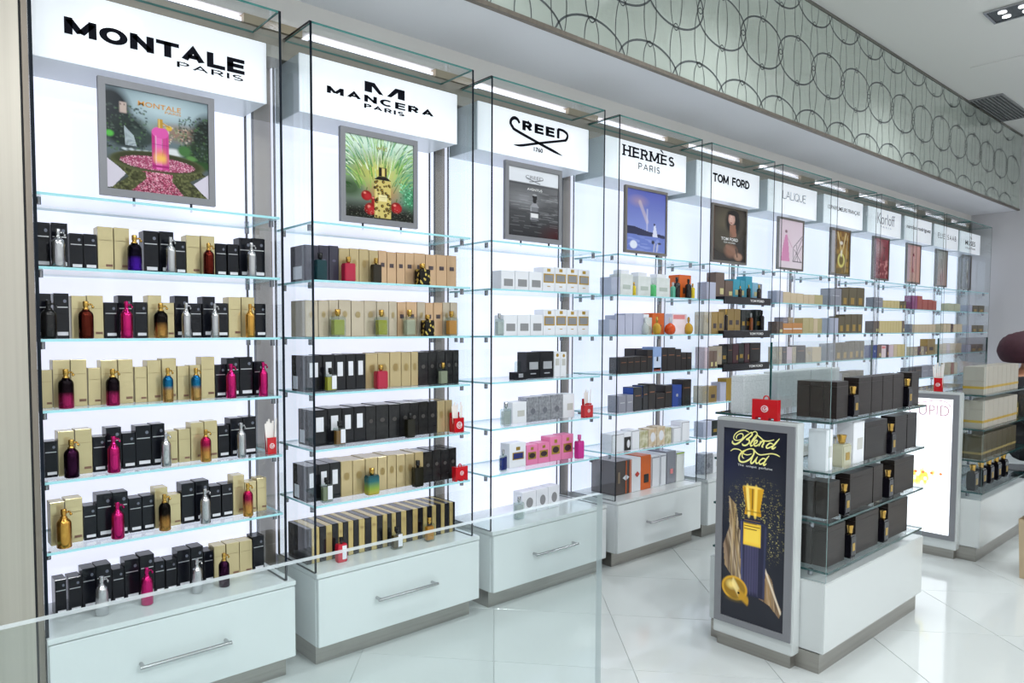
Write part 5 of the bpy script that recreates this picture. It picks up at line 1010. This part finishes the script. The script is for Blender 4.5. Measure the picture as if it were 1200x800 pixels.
holder(1.128, .040, SZ[5], 'red tester strip holder with paper blotters, fifth shelf of the first bay', .034, .060)
holder(2.022, .045, SZ[5], 'red tester strip holder with paper blotters, fifth shelf of the second bay', .055, .062, 7)
red_case(2.020, .022, SZ[6], 'small red case with white emblem, sixth shelf of the second bay', .070, .062)
holder(2.93, .060, SZ[5], 'red tester strip holder with paper blotters, fifth shelf of the third bay', .045, .066)
red_case(2.885, .024, SZ[5], 'small red case in front of the blotter holder of the third bay', .066, .062)
red_case(2.697, -.943, .912, 'red case with loop handle and white emblem standing on the dark picture tower', .094, .078, -math.pi/2)
holder(4.712, -.925, .912, 'red tester strip holder standing on the bright white tower of the farther island', .036, .075, 6, -math.pi/2)
o = boxo('red_box', (-.06, .06, -.03, .03, 0, .075), RED, None, .002); o.location = (6.40, .25, SZ[3]+.0004); tag(o, 'red box with pale puff on the third shelf of the seventh bay', 'gift box')

# ------------------------------------------------------------------ clear glass screen in the foreground
t = thing('glass_screen', 'clear standing glass screen in front of the first three display bays', 'glass panel', (0, -1.15, 0))
pane('glass_sheet', (-2.2, 1.415, -.008, .008, .012, .852), G_FRONT, E_CLEAR, t)
for x in (-1.9, -.6):
    boxo('foot_clamp', (x-.05, x+.05, -.03, .03, 0, .03), CHROME, t, .004)

# ------------------------------------------------------------------ seated shopkeeper beyond the farther island, only the wrapped head in view
SKIN = mat('skin', '#a8765a', .5); SCARF = mat('scarf_maroon', '#42202b', .75, noise=((40, 40, 40), '#34161f', .6)); DRESS = mat('dress_black', '#1a1a20', .7)
PX, PY = 6.06, -1.05
per = thing('person', 'seated person in a dark maroon head wrap and black clothes beyond the farther island', 'person', (PX, PY, 0), None, math.radians(-8))
def skinned(name, V, E, R, m, parent, root=0, sub=2):
    me = bpy.data.meshes.new(name); me.from_pydata(V, E, []); o = bpy.data.objects.new(name, me); COL.objects.link(o)
    md = o.modifiers.new('skin', 'SKIN'); md.use_smooth_shade = True
    for i, r in enumerate(R): me.skin_vertices[0].data[i].radius = (r, r) if not isinstance(r, tuple) else r
    for i in range(len(V)): me.skin_vertices[0].data[i].use_root = (i == root)
    s = o.modifiers.new('sub', 'SUBSURF'); s.levels = sub; s.render_levels = sub
    dg = bpy.context.evaluated_depsgraph_get(); me2 = bpy.data.meshes.new_from_object(o.evaluated_get(dg)); bpy.data.objects.remove(o)
    for p in me2.polygons: p.use_smooth = True
    me2.materials.clear(); return obj(name, me2, m, parent)
# local frame: -y is where the person looks
V = [(0,0,.52),(0,.01,.66),(0,.01,.80),(0,0,.92),(0,-.01,1.0),(0,-.02,1.08),(0,-.02,1.16),
     (.17,0,.90),(.21,-.05,.70),(.14,-.25,.62),(.10,-.33,.62), (-.17,0,.90),(-.21,-.05,.70),(-.14,-.25,.62),(-.10,-.33,.62),
     (.09,-.02,.50),(.11,-.40,.50),(.11,-.42,.12),(.11,-.52,.05), (-.09,-.02,.50),(-.11,-.40,.50),(-.11,-.42,.12),(-.11,-.52,.05)]
E = [(0,1),(1,2),(2,3),(3,4),(4,5),(5,6),(3,7),(7,8),(8,9),(9,10),(3,11),(11,12),(12,13),(13,14),(0,15),(15,16),(16,17),(17,18),(0,19),(19,20),(20,21),(21,22)]
Rr = [.14,.13,.14,.11,.055,.085,.075,.06,.045,.035,.035,.06,.045,.035,.035,.09,.07,.045,.04,.09,.07,.045,.04]
body = skinned('body', V, E, Rr, SKIN, per)
for sx in (-1, 1):                                    # five separate fingers on each hand
    for k in range(5):
        a = (-.028+.014*k); base = Vector((sx*.10+a, -.35, .62)) if k else Vector((sx*.10-sx*.04, -.32, .63))
        L = (.045, .06, .068, .063, .05)[k]
        skinned('finger', [base, base+Vector((0, -L*.5, .004)), base+Vector((0, -L, -.008))], [(0,1),(1,2)], [.009, .0085, .007], SKIN, body, 0, 1)
Vd = [(0,0,.52),(0,.01,.66),(0,.01,.80),(0,0,.92),(0,0,.965),(.17,0,.905),(.215,-.05,.70),(.15,-.23,.62),(-.17,0,.905),(-.215,-.05,.70),(-.15,-.23,.62),(.09,-.02,.50),(.11,-.40,.50),(.11,-.42,.14),(-.09,-.02,.50),(-.11,-.40,.50),(-.11,-.42,.14)]
Ed = [(0,1),(1,2),(2,3),(3,4),(3,5),(5,6),(6,7),(3,8),(8,9),(9,10),(0,11),(11,12),(12,13),(0,14),(14,15),(15,16)]
skinned('dress', Vd, Ed, [.165,.15,.16,.13,.085,.075,.06,.05,.075,.06,.05,.11,.09,.08,.11,.09,.08], DRESS, per)
bm = bmesh.new(); bmesh.ops.create_uvsphere(bm, u_segments=24, v_segments=14, radius=1)
for v in bm.verts:
    x, y, z = v.co; n = math.hypot(x, y); f = 1. if z >= 0 or n < 1e-4 else (1-.28*z*z)*min(1, n*4)/n
    v.co = Vector((x*.148*f, y*.148*f+.03, 1.115+(z*.128 if z > 0 else z*.075)+.008*math.sin(9*x+6*z)))
obj('head_wrap', smooth(finish(bm, 'head_wrap')), SCARF, per)
bm = bmesh.new()
for sx in (-1, 1): bmesh.ops.create_uvsphere(bm, u_segments=8, v_segments=6, radius=.011, matrix=Matrix.Translation((sx*.03, -.102, 1.10)))
obj('eyes', finish(bm, 'eyes'), mat('eye_dark', '#1c1412', .2), body)
bm = bmesh.new(); cyl(bm, (0, -.095, 1.085), (0, -.122, 1.062), .007, .013); obj('nose', smooth(finish(bm, 'nose')), SKIN, body)
bm = bmesh.new(); ribbon(bm, [(-.022, 1.038), (0, 1.042), (.022, 1.038)], .009, lambda p: Vector((p[0], -.104, p[1]))); obj('mouth', finish(bm, 'mouth'), mat('lip', '#7d3f38', .5), body)
st = thing('stool', 'round dark stool under the seated person', 'stool', (PX, PY, 0))
bm = bmesh.new(); lathe(bm, [(.17,.30),(.18,.315),(.18,.34),(.15,.345)], 20); obj('seat', finish(bm, 'seat'), BLACK, st)
bm = bmesh.new(); cyl(bm, (0,0,.02), (0,0,.305), .025); obj('column', finish(bm, 'column'), CHROME, st)
bm = bmesh.new(); lathe(bm, [(.17,0),(.17,.012),(.03,.024)], 20); obj('base', finish(bm, 'base'), CHROME, st)

# ------------------------------------------------------------------ beige paper bag at the right edge of the aisle
bg = thing('paper_bag', 'beige paper carrier bag with crumpled gold tissue on the floor at right edge', 'bag', (4.62, -1.375, 0))
bm = bmesh.new()
lo = [(-.02,-.06),(.26,-.06),(.26,.06),(-.02,.06)]; v0 = [bm.verts.new((x, y, .001)) for x, y in lo]; v1 = [bm.verts.new((x*1.03, y*1.2, .30)) for x, y in lo]
bm.faces.new(v0[::-1])
for k in range(4): bm.faces.new((v0[k], v0[(k+1)%4], v1[(k+1)%4], v1[k]))
obj('bag_body', finish(bm, 'bag_body'), mat('kraft_beige', '#b5a284', .7), bg)
bm = bmesh.new(); bmesh.ops.create_icosphere(bm, subdivisions=3, radius=1)
for v in bm.verts:
    n = .75+.35*math.sin(11*v.co.x+3)*math.sin(9*v.co.y+1)*math.cos(10*v.co.z); v.co = Vector((.12+v.co.x*.10*n, v.co.y*.05*n, .37+v.co.z*.085*n))
obj('gold_tissue', finish(bm, 'gold_tissue'), mat('tissue_gold', '#c9a23c', .3, .7), bg)
bm = bmesh.new(); tube(bm, [(.12+.07*math.cos(a), -.071, .30+.09*math.sin(a)) for a in np.linspace(0, math.pi, 9)], .003); obj('bag_handle', finish(bm, 'bag_handle'), mat('kraft_beige'), bg)
